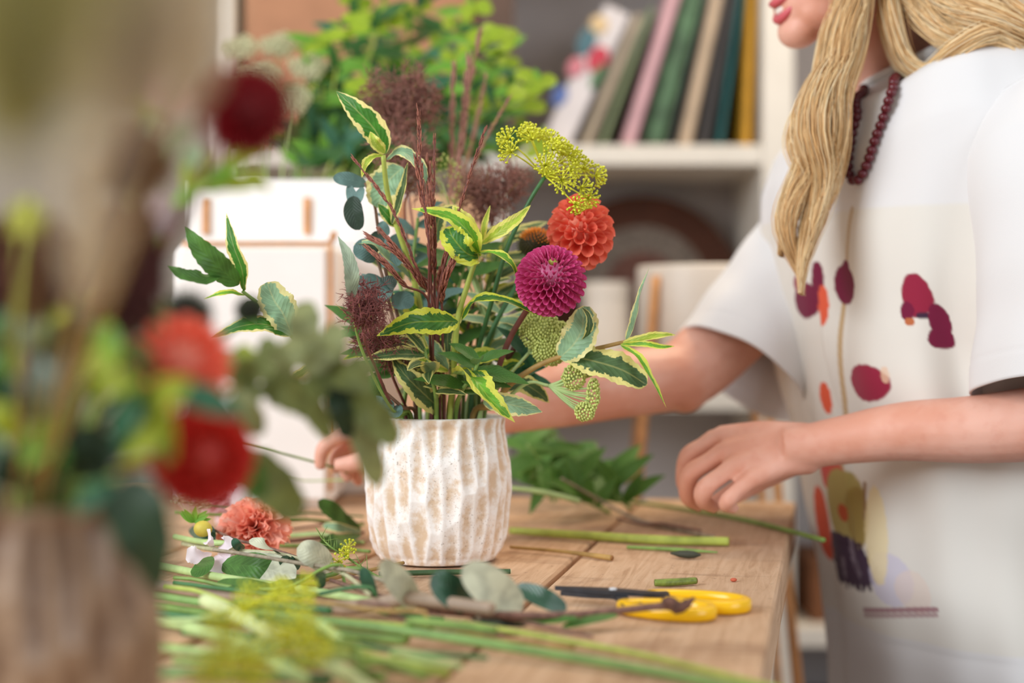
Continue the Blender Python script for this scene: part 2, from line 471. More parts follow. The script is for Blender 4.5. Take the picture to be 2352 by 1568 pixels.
# planter box holding the green bunch
PD = 1.745; px0_, px1_ = sx(432, PD), sx(934, PD); pz1 = sz(412, PD); pz0 = z_pl + .0005; pdp = .11
pb = thing('planter_box', 'white rectangular planter box with tan wooden battens full of green stems', 'planter', ((px0_ + px1_) / 2, PD + pdp / 2, pz0))
mb = MB(); cxp = (px0_ + px1_) / 2; wp = px1_ - px0_
for yy in (PD + .004, PD + pdp - .004): mb.box((cxp, yy, (pz0 + pz1) / 2), (wp, .008, pz1 - pz0), None, .0015)
for xx in (px0_ + .004, px1_ - .004): mb.box((xx, PD + pdp / 2, (pz0 + pz1) / 2), (.0076, pdp - .003, pz1 - pz0 - .001), None, .0010)
mb.box((cxp, PD + pdp / 2, pz0 + .005), (wp - .01, pdp - .01, .008)); mb.build('trough', M_WHITE, pb, False)
for px in (474, 706, 918):
    mb = MB(); mb.box((sx(px, PD), PD - .003, (pz0 + pz1) / 2 - .004), (.0085, .006, (pz1 - pz0) * .55), None, .001); mb.build('batten', M_TAN, pb, False)
crate('kraft_box', 'upright kraft brown box beside the white riser', 'box', 934, 1112, 448, py_at(TABZ, 1.66), 1.66, .07, simple('kraft_brown', rgb(214, 168, 130), .8, .06, 30), False)

# footed pots
def footed_pot(name, label, px, py0, py1, d, r, lean_px, mat, legs=4, rot=.0, zb=TABZ):
    z1, z0 = sz(py0, d), sz(py1, d); xc = sx(px, d)
    b = thing(name, label, 'plant pot', (xc, d, zb)); k_ = d / 1.6
    prof = [(0.0, z0), (r * .90, z0), (r * .965, z0 + .006), (r, z0 + .02), (r, z1 - .004), (r - .002, z1), (r - .006, z1), (r - .008, z1 - .006), (r - .009, z0 + .02), (0, z0 + .012)]
    mb = MB(); mb.lathe((xc, d, 0), prof, 40); mb.build('pot', mat, b)
    ring = MB()
    for k in range(legs):
        a = rot + 2 * math.pi * k / legs; dx, dy = math.cos(a), math.sin(a)
        top = Vector((xc + dx * (r + .004), d + dy * (r + .004), z1 - .016))
        bot = Vector((xc + dx * (r + .004 + lean_px), d + dy * (r + .004 + lean_px), zb + .001))
        m2 = MB(); m2.tube([top, bot], [.0052 * k_, .0066 * k_], 10, 12); m2.build('leg', M_TAN, b)
        m2 = MB(); m2.ell((bot.x, bot.y, zb + .0042), (.012, .012, .004), None, 10, 6); m2.build('foot', M_TAN, b)
    for k in range(2):
        a = rot + math.pi * k / 2
        dx, dy = math.cos(a), math.sin(a)
        m2 = MB(); q2 = r + .004 + lean_px * (z1 - .016 - z0 + .007) / (z1 - .016 - zb); m2.tube([(xc - dx * q2, d - dy * q2, z0 - .0062), (xc + dx * q2, d + dy * q2, z0 - .0062)], .0058, 8, 4); m2.build('crossbar', M_TAN, b)
    return b
footed_pot('footed_pot', 'cream cylindrical pot on a tall splayed tan wooden stand behind the table', 1612, 612, 862, 1.98, .0903, .15, M_POT, 4, math.radians(222), 0.0)
cd_ = 2.68; x0 = sx(1392, cd_)
b = thing('ceramic_canister', 'plain cream canister on the shelf in front of the woven tray', 'canister', (x0, cd_, z896))
mb = MB(); rr = .044; z1 = sz(648, cd_)
mb.lathe((x0, cd_, 0), [(0, z896 + .001), (rr * .92, z896 + .001), (rr, z896 + .01), (rr, z1 - .03), (rr * .98, z1 - .027)], 32); mb.build('body', M_POT, b)
mb = MB(); mb.lathe((x0, cd_, 0), [(rr * 1.03, z1 - .027), (rr * 1.04, z1 - .005), (rr * .98, z1), (0, z1 + .001)], 32); mb.build('lid', M_POT, b)

# ================================================================== the florist
SK = NT('skin')
f1 = SK.noise(18, 3, .5, SK.objco()); f2 = SK.noise(90, 2, .5, SK.objco())
cc = SK.mix(SK.step(f1, .35, .65), rgb(222, 158, 134), rgb(234, 180, 160))
cc = SK.mix(SK.math('MULTIPLY', SK.step(f2, .5, .75), .25), cc, rgb(214, 142, 120))
SK.col(cc); SK.rough(.5); SK.b.inputs['Specular IOR Level'].default_value = .35
SK.b.inputs['Subsurface Weight'].default_value = .12
SK.b.inputs['Subsurface Radius'].default_value = (.012, .004, .002)
SK.bump(SK.noise(420, 2, .5, SK.objco()), .12, .001)
M_SKIN = SK.m

def solidify_remesh(mb, name, mat, parent, voxel, smooth_it, extra=None):
    """joins overlapping closed shapes into one continuous surface"""
    o = mb.build(name, mat, parent)
    m = o.modifiers.new('r', 'REMESH'); m.mode = 'VOXEL'; m.voxel_size = voxel; m.use_smooth_shade = True
    s = o.modifiers.new('s', 'SMOOTH'); s.factor = .5; s.iterations = smooth_it
    dg = bpy.context.evaluated_depsgraph_get()
    me = bpy.data.meshes.new_from_object(o.evaluated_get(dg))
    o.modifiers.clear(); old = o.data; o.data = me; bpy.data.meshes.remove(old); me.name = name
    if not me.materials: me.materials.append(mat)
    me.polygons.foreach_set('use_smooth', [True] * len(me.polygons))
    return o

FW = Vector((-.94, -.34, 0)); LF = Vector((.34, -.94, 0))       # the way she faces, her left
person = thing('person', 'person in a white flower print t-shirt with long blonde hair and a dark bead necklace', 'person', (.47, 1.44, 0))

# ---- body: head, neck, arms and hands in one surface
CHIN = P(1803, 88, 1.37)
hF = Vector((-.945, -.27, -.185)).normalized()
hL = Vector((0, 0, 1)).cross(hF).normalized()
hU = hF.cross(hL).normalized()
HC = CHIN - hF * .083 + hU * .092
Rh = np.array([hF, hL, hU]).T
def H(f, l, u): return HC + hF * f + hL * l + hU * u
b = MB()
def he(f, l, u, r, nu=18, nv=12): b.ell(H(f, l, u), r, Rh, nu, nv)
he(-.012, 0, .036, (.094, .074, .086))
he(.030, 0, -.012, (.062, .052, .085))
he(.046, 0, -.062, (.040, .040, .036))
he(.067, 0, -.0865, (.0205, .023, .0175))
for s_ in (-1, 1):
    he(.030, s_ * .033, -.040, (.042, .026, .040))
    he(.006, s_ * .042, -.052, (.034, .018, .034))
    he(.040, s_ * .022, -.074, (.036, .018, .020))
    he(-.012, s_ * .076, -.006, (.016, .008, .028))                      # ears
    he(.085, s_ * .011, -.022, (.010, .008, .007))                       # nostrils
b.tube([H(.088, 0, .03), H(.099, 0, .0), H(.106, 0, -.014)], [.009, .010, .012], 10, 8)    # nose
b.tube([H(.085, -.03, .04), H(.091, 0, .034), H(.085, .03, .04)], [.008, .008, .008], 8, 8)    # brow
b.tube([H(.066, -.022, -.0560), H(.0800, 0, -.0555), H(.066, .022, -.0560)], [.004, .0075, .004], 8, 10)
b.tube([H(.066, -.021, -.068), H(.0785, 0, -.0730), H(.066, .021, -.068)], [.004, .0070, .004], 8, 10)
# neck and upper chest
NB = Vector((.405, 1.43, 1.30))
b.tube([H(-.012, 0, -.02), H(-.022, 0, -.085), P(2022, 200, 1.425), NB + Vector((.008, 0, -.03))], [.050, .050, .054, .075], 18, 14)
b.ell((.41, 1.43, 1.235), (.085, .15, .075), np.array([FW, LF, (0, 0, 1)]).T, 20, 12)

def limb(pts, radii, sides=14, n=None): b.tube(pts, radii, sides, n or 6 * (len(pts) - 1) + 1)
# near (left) arm: shoulder, elbow, wrist
eN = P(2500, 955, 1.205); wN = P(1868, 1020, 1.29)
limb([P(2430, 330, 1.27), P(2485, 650, 1.23), eN], [.052, .046, .037])
limb([P(2520, 930, 1.205), P(2450, 962, 1.21), P(2250, 985, 1.235), P(2080, 990, 1.26), P(1950, 1008, 1.28), P(1868, 1022, 1.29), P(1800, 1030, 1.295)],
     [.036, .034, .0300, .0265, .0225, .0205, .0195], 18, 40)
# near hand: back of the hand towards the lens, fingers curled down and in
MC = [P(1648, 1003, 1.335), P(1664, 1037, 1.312), P(1690, 1068, 1.295), P(1728, 1100, 1.283)]
for mc, r0, r1, wy in zip(MC, (.0155, .0145, .013, .0115), (.0108, .0108, .0100, .0092), (-10, 4, 16, 26)):
    limb([P(1862, 1022 + wy, 1.295), (Vector(mc) + P(1862, 1022 + wy, 1.295)) * .5 + Vector((0, 0, .002)), mc], [.0165, r0, r1], 12, 10)
limb([P(1830, 1030, 1.318), P(1740, 1050, 1.322), P(1690, 1065, 1.322)], [.017, .017, .011], 12, 10)
limb([P(1700, 1040, 1.318), P(1740, 1080, 1.30)], [.011, .011], 12, 8)
FN = [  # index, middle, ring, little: knuckle, middle joint, last joint, tip
    [MC[0], P(1580, 1050, 1.340), P(1572, 1110, 1.345), P(1598, 1160, 1.348)],
    [MC[1], P(1585, 1090, 1.316), P(1580, 1140, 1.324), P(1612, 1164, 1.336)],
    [MC[2], P(1618, 1122, 1.293), P(1616, 1150, 1.302), P(1646, 1168, 1.316)],
    [MC[3], P(1674, 1146, 1.280), P(1668, 1160, 1.288), P(1690, 1168, 1.300)]]
for pts, r in zip(FN, (.0092, .0092, .0088, .0078)):
    pts = [pts[0], pts[0].lerp(pts[1], .5) + Vector((0, 0, .0005)), pts[1], pts[2], pts[3]]
    limb(pts, [r * 1.1, r * .96, r * 1.02, r * .9, r * .66], 12, 22)
    b.ell(pts[2], (r * 1.05,) * 3, None, 10, 8)
limb([P(1835, 1045, 1.325), P(1745, 1098, 1.352), P(1676, 1138, 1.362), P(1626, 1163, 1.358)], [.0165, .0125, .0105, .007], 12, 20)   # thumb
# far (right) arm
shF = P(1925, 520, 1.58); eF = P(1552, 872, 1.49)
limb([shF, P(1730, 710, 1.55), P(1610, 830, 1.51), eF], [.050, .043, .039, .036], 16, 22)
b.ell(P(1572, 896, 1.492), (.026, .028, .024), None, 14, 10)
limb([P(1560, 866, 1.492), P(1440, 880, 1.465), P(1300, 904, 1.435), P(1160, 930, 1.412), P(1050, 950, 1.40), P(985, 962, 1.395)],
     [.035, .0355, .0335, .0285, .0235, .0205], 18, 36)
# far hand, fingers pinching a stem
MF = [P(852, 985, 1.375), P(862, 1008, 1.385), P(872, 1028, 1.398), P(884, 1044, 1.412)]
for mc in MF: limb([P(990, 966, 1.395), (P(990, 966, 1.395) + mc) * .5, mc], [.018, .0145, .0105], 12, 10)
FF = [[MF[0], P(782, 1000, 1.368), P(742, 1030, 1.366), P(733, 1078, 1.366)],
      [MF[1], P(800, 1024, 1.386), P(772, 1052, 1.384), P(776, 1086, 1.384)],
      [MF[2], P(816, 1050, 1.402), P(794, 1078, 1.402), P(804, 1104, 1.400)],
      [MF[3], P(836, 1072, 1.416), P(818, 1096, 1.416), P(830, 1112, 1.414)]]
for pts, r in zip(FF, (.0082, .0084, .0080, .0070)):
    limb([pts[0], pts[0].lerp(pts[1], .5), pts[1], pts[2], pts[3]], [r * 1.1, r, r * 1.02, r * .92, r * .66], 12, 22)
limb([P(960, 985, 1.38), P(880, 1035, 1.362), P(820, 1062, 1.36), P(768, 1068, 1.362)], [.016, .0115, .0098, .0065], 12, 18)
# shoulders joining arms to the chest
limb([P(2430, 330, 1.27), Vector((.42, 1.42, 1.26)), shF], [.05, .085, .05], 16, 18)
body = solidify_remesh(b, 'body', M_SKIN, person, .0026, 7)

# nails of the far fingers, lips, teeth, eyes
M_LIP = simple('lips', rgb(206, 92, 100), .35, .08, 120)
mb = MB()
mb.tube([H(.0700, -.0250, -.0540), H(.0825, -.011, -.0560), H(.0875, 0, -.0580), H(.0825, .011, -.0560), H(.0700, .0250, -.0540)], [.0014, .0046, .0052, .0046, .0014], 10, 22, .8)
mb.tube([H(.0700, -.0245, -.0565), H(.0805, -.012, -.0690), H(.0855, 0, -.0735), H(.0805, .012, -.0690), H(.0700, .0245, -.0565)], [.0014, .0048, .0056, .0048, .0014], 10, 22, .85)
mb.build('lips', M_LIP, person)
mb = MB(); mb.tube([H(.0705, -.020, -.0560), H(.0835, 0, -.0655), H(.0705, .020, -.0560)], [.0015, .0045, .0015], 8, 12); mb.build('teeth', simple('teeth', rgb(240, 232, 222), .3, .02), person)
for s_ in (-1, 1):
    mb = MB(); mb.ell(H(.0715, s_ * .028, .018), (.0108, .0120, .0075), Rh, 14, 10); e = mb.build('eye', simple('eye_white', rgb(235, 230, 226), .2, .02), person)
    mb = MB(); mb.ell(H(.0805, s_ * .0285, .0175), (.0022, .0048, .0050), Rh, 12, 8); mb.build('iris', simple('iris', rgb(84, 110, 120), .2, .1), e)
    mb = MB(); mb.tube([H(.082, s_ * .014, .036), H(.086, s_ * .03, .042), H(.074, s_ * .046, .036)], [.002, .003, .0012], 6, 10, .5); mb.build('eyebrow', simple('eyebrow', rgb(150, 116, 78), .8, .1), person)

# ---- t-shirt with a flower print
def ss(x, a, b_): 
    t_ = np.clip((x - a) / (b_ - a), 0, 1); return t_ * t_ * (3 - 2 * t_)
LV = [(.60, .506, 1.462, .205, .152), (.75, .506, 1.460, .200, .152), (.86, .482, 1.446, .190, .146), (1.0, .459, 1.440, .190, .147),
      (1.10, .436, 1.432, .188, .144), (1.20, .420, 1.430, .186, .138), (1.26, .410, 1.428, .184, .126), (1.30, .403, 1.427, .168, .108), (1.33, .398, 1.427, .135, .088), (1.352, .396, 1.427, .098, .072), (1.362, .395, 1.427, .088, .066)]
lv = np.array(LV)
NZ, NA = 520, 470
zz = np.concatenate([np.linspace(.60, .80, 60, endpoint=False), np.linspace(.80, 1.26, 340, endpoint=False), np.linspace(1.26, 1.362, 120)])
def ip(c_): 
    return np.interp(zz, lv[:, 0], lv[:, c_])
ker = np.ones(15) / 15
def sm(a): 
    p = np.pad(a, 7, mode='edge'); return np.convolve(p, ker, 'valid')
cxs, cys, ca, cb = sm(ip(1)), sm(ip(2)), sm(ip(3)), sm(ip(4))
th = np.concatenate([np.linspace(-.35, 2.8, 380, endpoint=False), np.linspace(2.8, 2 * np.pi - .35, 90, endpoint=False)])
ct, st_ = np.cos(th), np.sin(th)
ex = .86
u_ = np.sign(ct) * np.abs(ct) ** ex; v_ = np.sign(st_) * np.abs(st_) ** ex
G = np.zeros((NZ, NA, 3))
lo = (zz[:, None] - .60) / .76
# folds: soft vertical drapes, stronger towards the hem
fold = (1.9 - 1.1 * ss(st_, .2, .8)[None, :] * ss(lo, .62, .5)) * (.0045 * np.sin(5 * th[None, :] + 3 * lo) + .0035 * np.sin(9 * th[None, :] - 5 * lo + 1.3) + .002 * np.sin(17 * th[None, :] + 8 * lo)) * (1.05 - ss(lo, .35, 1.0))
fold += .0060 * np.sin(22 * lo + 4 * np.cos(th)[None, :]) * ss(lo, .25, .5) * (1 - ss(lo, .6, .8)) * (np.cos(th)[None, :] > 0)
aL = ca[:, None] * u_[None, :]; bF = cb[:, None] * v_[None, :]
nrm = np.sqrt((ca[:, None] * ct) ** 2 + (cb[:, None] * st_) ** 2)
aL = aL * (1 + fold / .15); bF = bF * (1 + fold / .15)
up = ss(zz, 1.12, 1.34)[:, None]
G[..., 0] = cxs[:, None] + LF.x * aL + FW.x * bF
G[..., 1] = cys[:, None] + LF.y * aL + FW.y * bF
G[..., 2] = zz[:, None] + .17 * up * aL + .024 * up * ss(aL, .075, .165) - .42 * ss(zz, 1.30, 1.362)[:, None] * np.clip(bF, -.02, 1)
# the far shoulder reaches forward
rf = ss(-aL, .06, .22) * ss(zz, 1.02, 1.25)[:, None]
G[..., 0] += FW.x * .02 * rf; G[..., 1] += FW.y * .02 * rf
shirt_grid = G

# the print, in the shirt's own flat coordinates: s across the chest (metres from the middle of the front), z height
def print_colour(S, Z):
    out = np.empty(S.shape + (3,)); out[:] = rgb(228, 226, 226)[:3]
    def put(mask, c, a=1.0):
        m = np.clip(mask, 0, 1)[..., None] * a; out[:] = out * (1 - m) + np.array(c[:3]) * m
    n1 = np.sin(S * 310 + 3 * np.sin(Z * 190)) * np.sin(Z * 270 + 2 * np.sin(S * 230))
    def ell(s0, z0, a, b_, c, al=1.0, n=.07):
        q_ = ((S - s0) / a) ** 2 + ((Z - z0) / b_) ** 2 + n * n1; put(ss(q_, 1.12, .92), c, al)
    def line(s0, z0, s1, z1, w_, c, al=1.0):
        dx, dz = s1 - s0, z1 - z0; L2 = dx * dx + dz * dz
        t_ = np.clip(((S - s0) * dx + (Z - z0) * dz) / L2, 0, 1)
        put(ss(np.hypot(S - s0 - t_ * dx, Z - z0 - t_ * dz), w_ * 1.3, w_ * .8), c, al)
    rect = ss(np.abs(S - .02), .166, .163) * ss(Z, .805, .81) * ss(Z, 1.215, 1.21)
    put(rect, rgb(228, 221, 204), .5)
    return out, put, ell, line
M_SHIRT = NT('shirt_jersey')
va = M_SHIRT.new('ShaderNodeVertexColor', layer_name='print')
kn = M_SHIRT.noise(700, 2, .5, M_SHIRT.objco())
M_SHIRT.col(va.outputs[0]); M_SHIRT.rough(.85); M_SHIRT.b.inputs['Specular IOR Level'].default_value = .15
M_SHIRT.b.inputs['Sheen Weight'].default_value = .15
M_SHIRT.bump(kn, .12, .001)
M_SHIRT.b.inputs['Subsurface Weight'].default_value = 0.0
def shirt_mesh(name, grid, colours, close):
    mb = MB(); mb.grid(grid, None, close)
    o = mb.build(name, M_SHIRT.m, person)
    ca_ = o.data.color_attributes.new('print', 'FLOAT_COLOR', 'POINT')
    cl = np.ones((colours.reshape(-1, 3).shape[0], 4)); cl[:, :3] = colours.reshape(-1, 3)
    ca_.data.foreach_set('color', cl.ravel())
    return o
SG = (G[..., 0] - .45) * LF.x + (G[..., 1] - 1.44) * LF.y        # metres across the chest, + to her left
ZG = G[..., 2]
front = ss((G[..., 0] - cxs[:, None]) * FW.x + (G[..., 1] - cys[:, None]) * FW.y, -.12, -.09)
pc, put, ell, line = print_colour(SG, ZG)
# where a printed motif sits: read off as the point of the cloth that shows it
gx = CX + FPX * G[..., 0] / G[..., 1]; gy = HZ - FPX * (G[..., 2] - CAMZ) / G[..., 1]
facing = np.cross(np.gradient(G, axis=1), np.gradient(G, axis=0)); view = G - np.array((0, 0, CAMZ))
vis = np.sign((facing * view).sum(-1)); 
if (vis * (SG > .1)).sum() > 0: vis = -vis
def cloth(px, py):
    """cloth coordinates (across, height) of the point of the shirt shown at a pixel"""
    dd = (gx - px) ** 2 + (gy - py) ** 2 + (vis > 0) * 1e9
    i = np.unravel_index(np.argmin(dd), dd.shape); return SG[i], ZG[i]
MAG = rgb(118, 30, 62); MAG2 = rgb(150, 40, 66); ORA = rgb(226, 96, 66); STM = rgb(196, 168, 128); GRN = rgb(176, 160, 98); VIO = rgb(66, 44, 66)
def pe(px, py, a, b_, c, al=1.0, n=.07):
    s0, z0 = cloth(px, py); s1, _ = cloth(px + a, py); s2, _ = cloth(px - a, py)
    ell(s0, z0, min(max(abs(s1 - s2) / 2, .004), a * .0016), b_ / 2310., c, al, n)
def plin(x0, y0, x1, y1, w_, c, al=1.0):
    s0, z0 = cloth(x0, y0); s1, z1 = cloth(x1, y1); line(s0, z0, s1, z1, w_, c, al)
if True:
    pe(1850, 690, 28, 40, MAG); pe(1838, 650, 14, 24, MAG2); pe(1880, 640, 14, 40, MAG); pe(1890, 700, 12, 46, ORA)
    plin(1940, 660, 1940, 920, .0036, STM); plin(1945, 610, 1958, 480, .0030, STM, .7)
    pe(1943, 655, 22, 44, MAG); pe(1944, 618, 8, 22, MAG)
    plin(1938, 900, 1930, 1100, .0036, STM)
    pe(2100, 680, 34, 46, MAG2); pe(2082, 715, 16, 20, MAG); plin(2115, 726, 2165, 724, .0026, VIO)
    pe(2158, 735, 20, 34, MAG); pe(2165, 775, 8, 22, MAG); pe(2088, 738, 8, 9, rgb(190, 110, 70))
    pe(1986, 878, 38, 40, MAG2); pe(2032, 860, 10, 18, rgb(232, 196, 166), .7)
    pe(1895, 915, 12, 36, ORA); pe(1900, 1085, 20, 40, rgb(214, 92, 84)); pe(1893, 1200, 12, 90, ORA)
    pe(1940, 1170, 38, 92, GRN, 1, .05); pe(1966, 1190, 26, 70, rgb(160, 138, 76), 1, .05); pe(1937, 1178, 12, 20, rgb(184, 84, 48))
    pe(1948, 1290, 44, 60, VIO, 1, .3); pe(1925, 1250, 20, 30, VIO); pe(1958, 1270, 5, 34, rgb(150, 136, 150), .6, .5); pe(1938, 1300, 4, 26, rgb(150, 136, 150), .5, .5); pe(1972, 1310, 4, 20, rgb(140, 126, 140), .5, .5)
    plin(1985, 1110, 1985, 1190, .002, rgb(150, 116, 84))
    pe(2040, 1330, 46, 60, rgb(206, 200, 222), .7); pe(2010, 1230, 26, 110, rgb(240, 222, 172), .8); pe(2100, 1360, 40, 46, rgb(232, 212, 200), .6)
    plin(1985, 1400, 2150, 1400, .0022, rgb(150, 90, 104), .8); plin(1985, 1414, 2150, 1412, .0020, rgb(150, 90, 104), .6)
pc = pc * front[..., None] + np.array(rgb(228, 226, 226)[:3]) * (1 - front[..., None])
shirt = shirt_mesh('shirt', G, pc, True)
sh_white = rgb(228, 226, 226)[:3]
# neckband
mb = MB(); mb.tube([Vector(G[-1, j]) for j in list(range(0, NA, 15)) + [0]], .0046, 8, 100, None, False); mb.build('neckband', simple('rib_white', rgb(230, 228, 226), .9, .02, 300), person)

def sleeve(path, rad, flat, name, creases, seam=True):
    n, m = 120, 140
    c = spline(path, n); tg, N, B = frames(c); a = np.linspace(0, 2 * np.pi, m, endpoint=False)
    r = np.interp(np.linspace(0, 1, n), np.linspace(0, 1, len(rad)), rad)
    q_ = np.linspace(0, 1, n)[:, None]
    rr = r[:, None] * (1 + creases * (.5 * np.sin(3 * a[None, :] + 5 * q_) + .35 * np.sin(7 * a[None, :] - 9 * q_) + .25 * np.sin(26 * q_ + 3 * np.cos(a[None, :]))))
    hem = np.where((q_ > .92) & (q_ < .93), -.006, 0.0); rr = rr * (1 + hem)
    g = c[:, None, :] + rr[..., None] * (np.cos(a)[None, :, None] * N[:, None, :] + flat * np.sin(a)[None, :, None] * B[:, None, :])
    inner = c[:, None, :] + (rr[..., None] - .0022) * (np.cos(a)[None, :, None] * N[:, None, :] + flat * np.sin(a)[None, :, None] * B[:, None, :])
    g = np.concatenate([g, inner[::-1]], 0)
    if seam:
        i_ = 24; sm_ = MB(); sm_.tube([Vector(g[i_, j]) for j in list(range(0, m, 10)) + [0]], .0011, 5, 80, None, False); sm_.build('seam', simple('seam_thread', rgb(228, 226, 226), .9, .02), person)
    return shirt_mesh(name, g, np.tile(np.array(sh_white), (g.shape[0], g.shape[1], 1)), True)
sleeve([P(2300, 270, 1.33), P(2400, 370, 1.275), P(2472, 640, 1.232), P(2480, 902, 1.21)], [.050, .080, .085, .088], 1.0, 'sleeve', .035)
sleeve([P(2010, 430, 1.55), P(1915, 555, 1.555), P(1800, 715, 1.54), P(1702, 858, 1.515)], [.060, .086, .086, .086], .92, 'sleeve', .045)

# trousers, legs down to the floor (below the picture)
M_TR_ = simple('cream_trousers', rgb(214, 204, 196), .85, .05, 60)
for s_ in (-1, 1):
    mb = MB(); h0 = Vector((.50, 1.46, .70)) + LF * (s_ * .082)
    mb.tube([h0 + Vector((0, 0, .06)), h0 + Vector((0, 0, -.05)), h0 + Vector((.0, .01, -.32)), Vector((h0.x, h0.y, .05))], [.100, .098, .080, .066], 18, 20); mb.build('trouser_leg', M_TR_, person)
    mb = MB(); mb.ell(Vector((h0.x, h0.y, .036)) + FW * .045, (.125, .045, .036), np.array([FW, LF, (0, 0, 1)]).T, 16, 10); mb.build('shoe', simple('shoe_white', rgb(220, 214, 208), .6, .04), person)

# ---- bead necklace
mb = MB(); NKM = simple('dark_red_bead', rgb(92, 24, 34), .25, .2, 200)
nrm_g = np.cross(np.gradient(G, axis=1), np.gradient(G, axis=0)); nrm_g /= np.linalg.norm(nrm_g, axis=-1)[..., None] + 1e-12
def on_shirt(px, py, off=.0050):
    """a point resting on the cloth shown at a pixel"""
    dd = (gx - px) ** 2 + (gy - py) ** 2 + (vis > 0) * 1e9
    i = np.unravel_index(np.argmin(dd), dd.shape); p_ = Vector(G[i]); n_ = Vector(nrm_g[i])
    if n_.dot(Vector((0, 0, CAMZ)) - p_) < 0: n_ = -n_
    return p_ + n_ * off
nk = [P(2092, 140, 1.40), P(2078, 170, 1.375)] + [on_shirt(*q_) for q_ in ((2062, 205), (2034, 285), (2004, 360), (1986, 405), (1970, 418), (1959, 392), (1964, 330), (1978, 268))] + [P(1994, 205, 1.375)]
nc = spline(nk, 400)
vz = np.where((vis < 0).ravel())[0]; gv = G.reshape(-1, 3)[vz]; nv = nrm_g.reshape(-1, 3)[vz]
nv = nv * np.sign(((np.array((0, 0, CAMZ)) - gv) * nv).sum(1))[:, None]
for i in range(400):                                         # the string follows the cloth
    if nc[i, 2] > 1.335: continue
    j = int(np.argmin(((gv - nc[i]) ** 2).sum(1))); h_ = float(np.dot(nc[i] - gv[j], nv[j]))
    if h_ < .0050: nc[i] += nv[j] * (.0050 - h_)
dl = np.concatenate([[0], np.cumsum(np.linalg.norm(np.diff(nc, axis=0), axis=1))])
me_bead = MB().ell((0, 0, 0), (.0050, .0050, .0046), None, 10, 7).mesh('bead', NKM)
neck = thing('necklace', 'dark red bead necklace hanging over the white t-shirt', 'necklace', nc[200])
k = 0.0
while k < dl[-1]:
    i = int(np.searchsorted(dl, k)); inst('bead', me_bead, neck, nc[min(i, 399)], (0, 0, 1)); k += .0078
mb = MB(); mb.tube([Vector(p) for p in nc[::20]], .0012, 5, 60); mb.build('cord', NKM, neck)

# ---- hair: many strands gathered in locks
HM = NT('blonde_hair')
tc = HM.new('ShaderNodeTexCoord'); sep = HM.new('ShaderNodeSeparateXYZ'); HM.t.links.new(tc.outputs['UV'], sep.inputs[0])
hn = HM.noise(8, 2, .5, HM.objco((3, 3, 1)))
hc = HM.ramp(HM.math('ADD', HM.math('MULTIPLY', sep.outputs[0], .7), HM.math('MULTIPLY', hn, .3)), [(.04, rgb(176, 124, 74)), (.25, rgb(240, 194, 134)), (.6, rgb(255, 224, 170)), (1, rgb(255, 244, 214))])
HM.col(hc); HM.rough(.30); HM.b.inputs['Specular IOR Level'].default_value = .5
hair = MB()
def lock(pts, rad, nstr, wave=.009, thick=.00044, n=28, dens=2.6):
    """a lock: strands spread inside a tapering tube, all waving together"""
    c = spline(pts, n); tg, N, B = frames(c); q_ = np.linspace(0, 1, n)
    R_ = np.interp(q_, np.linspace(0, 1, len(rad)), rad)
    ph0 = RNG.uniform(0, 6.28); fr = RNG.uniform(9, 13)
    nstr = int(nstr * dens)
    for k_ in range(nstr):
        a = RNG.uniform(0, 6.28); ro = math.sqrt(RNG.uniform(0, 1)) * (1.0 if RNG.uniform() > .12 else 1.4); tw = RNG.uniform(-2.2, 2.2)
        an = a + tw * q_; off = R_ * ro
        wv = wave * np.sin(fr * q_ + ph0 + RNG.normal(0, .35)) * ss(q_, .05, .4) * RNG.uniform(.6, 1.3)
        p_ = c + (off * np.cos(an) + wv)[:, None] * N + (off * np.sin(an) * .7 + wv * .5)[:, None] * B
        s_ = len(p_); rr_ = thick * (1.0 - .55 * q_ ** 3)
        e1 = N * rr_[:, None]; e2 = B * rr_[:, None]
        ring = np.stack([p_ + e1, p_ - .5 * e1 + .87 * e2, p_ - .5 * e1 - .87 * e2], 1).reshape(-1, 3)
        fs = [(i * 3 + j, i * 3 + (j + 1) % 3, (i + 1) * 3 + (j + 1) % 3, (i + 1) * 3 + j) for i in range(s_ - 1) for j in range(3)]
        uv = np.tile([[RNG.uniform(0, 1), .5]], (len(ring), 1)); hair.add(ring, fs, uv)
top = H(-.02, .05, .10)
# front locks falling beside the face and over the chest
lock([H(.02, .070, .09), P(1968, -60, 1.33), P(1930, 100, 1.315), P(1895, 250, 1.30), P(1850, 400, 1.30), P(1810, 520, 1.295), P(1838, 640, 1.285)], [.010, .018, .022, .024, .020, .014, .003], 190, .009)
lock([H(.02, .074, .08), P(1955, -40, 1.325), P(1945, 90, 1.31), P(1897, 200, 1.295), P(1872, 300, 1.285), P(1884, 400, 1.285), P(1862, 500, 1.28), P(1850, 590, 1.28), P(1846, 680, 1.275)], [.008, .015, .015, .020, .022, .018, .014, .008, .002], 190, .010)
lock([H(.0, .076, .07), P(1975, -20, 1.32), P(1958, 120, 1.31), P(1928, 230, 1.30), P(1918, 320, 1.29), P(1895, 410, 1.29), P(1880, 470, 1.285), P(1868, 560, 1.28)], [.008, .014, .013, .016, .017, .015, .010, .002], 140, .010)
lock([H(.015, .07, .08), P(1935, 0, 1.33), P(1915, 110, 1.325), P(1858, 230, 1.315), P(1838, 330, 1.31), P(1855, 420, 1.305), P(1805, 500, 1.30), P(1795, 590, 1.295)], [.006, .012, .012, .013, .016, .011, .007, .002], 130, .009)
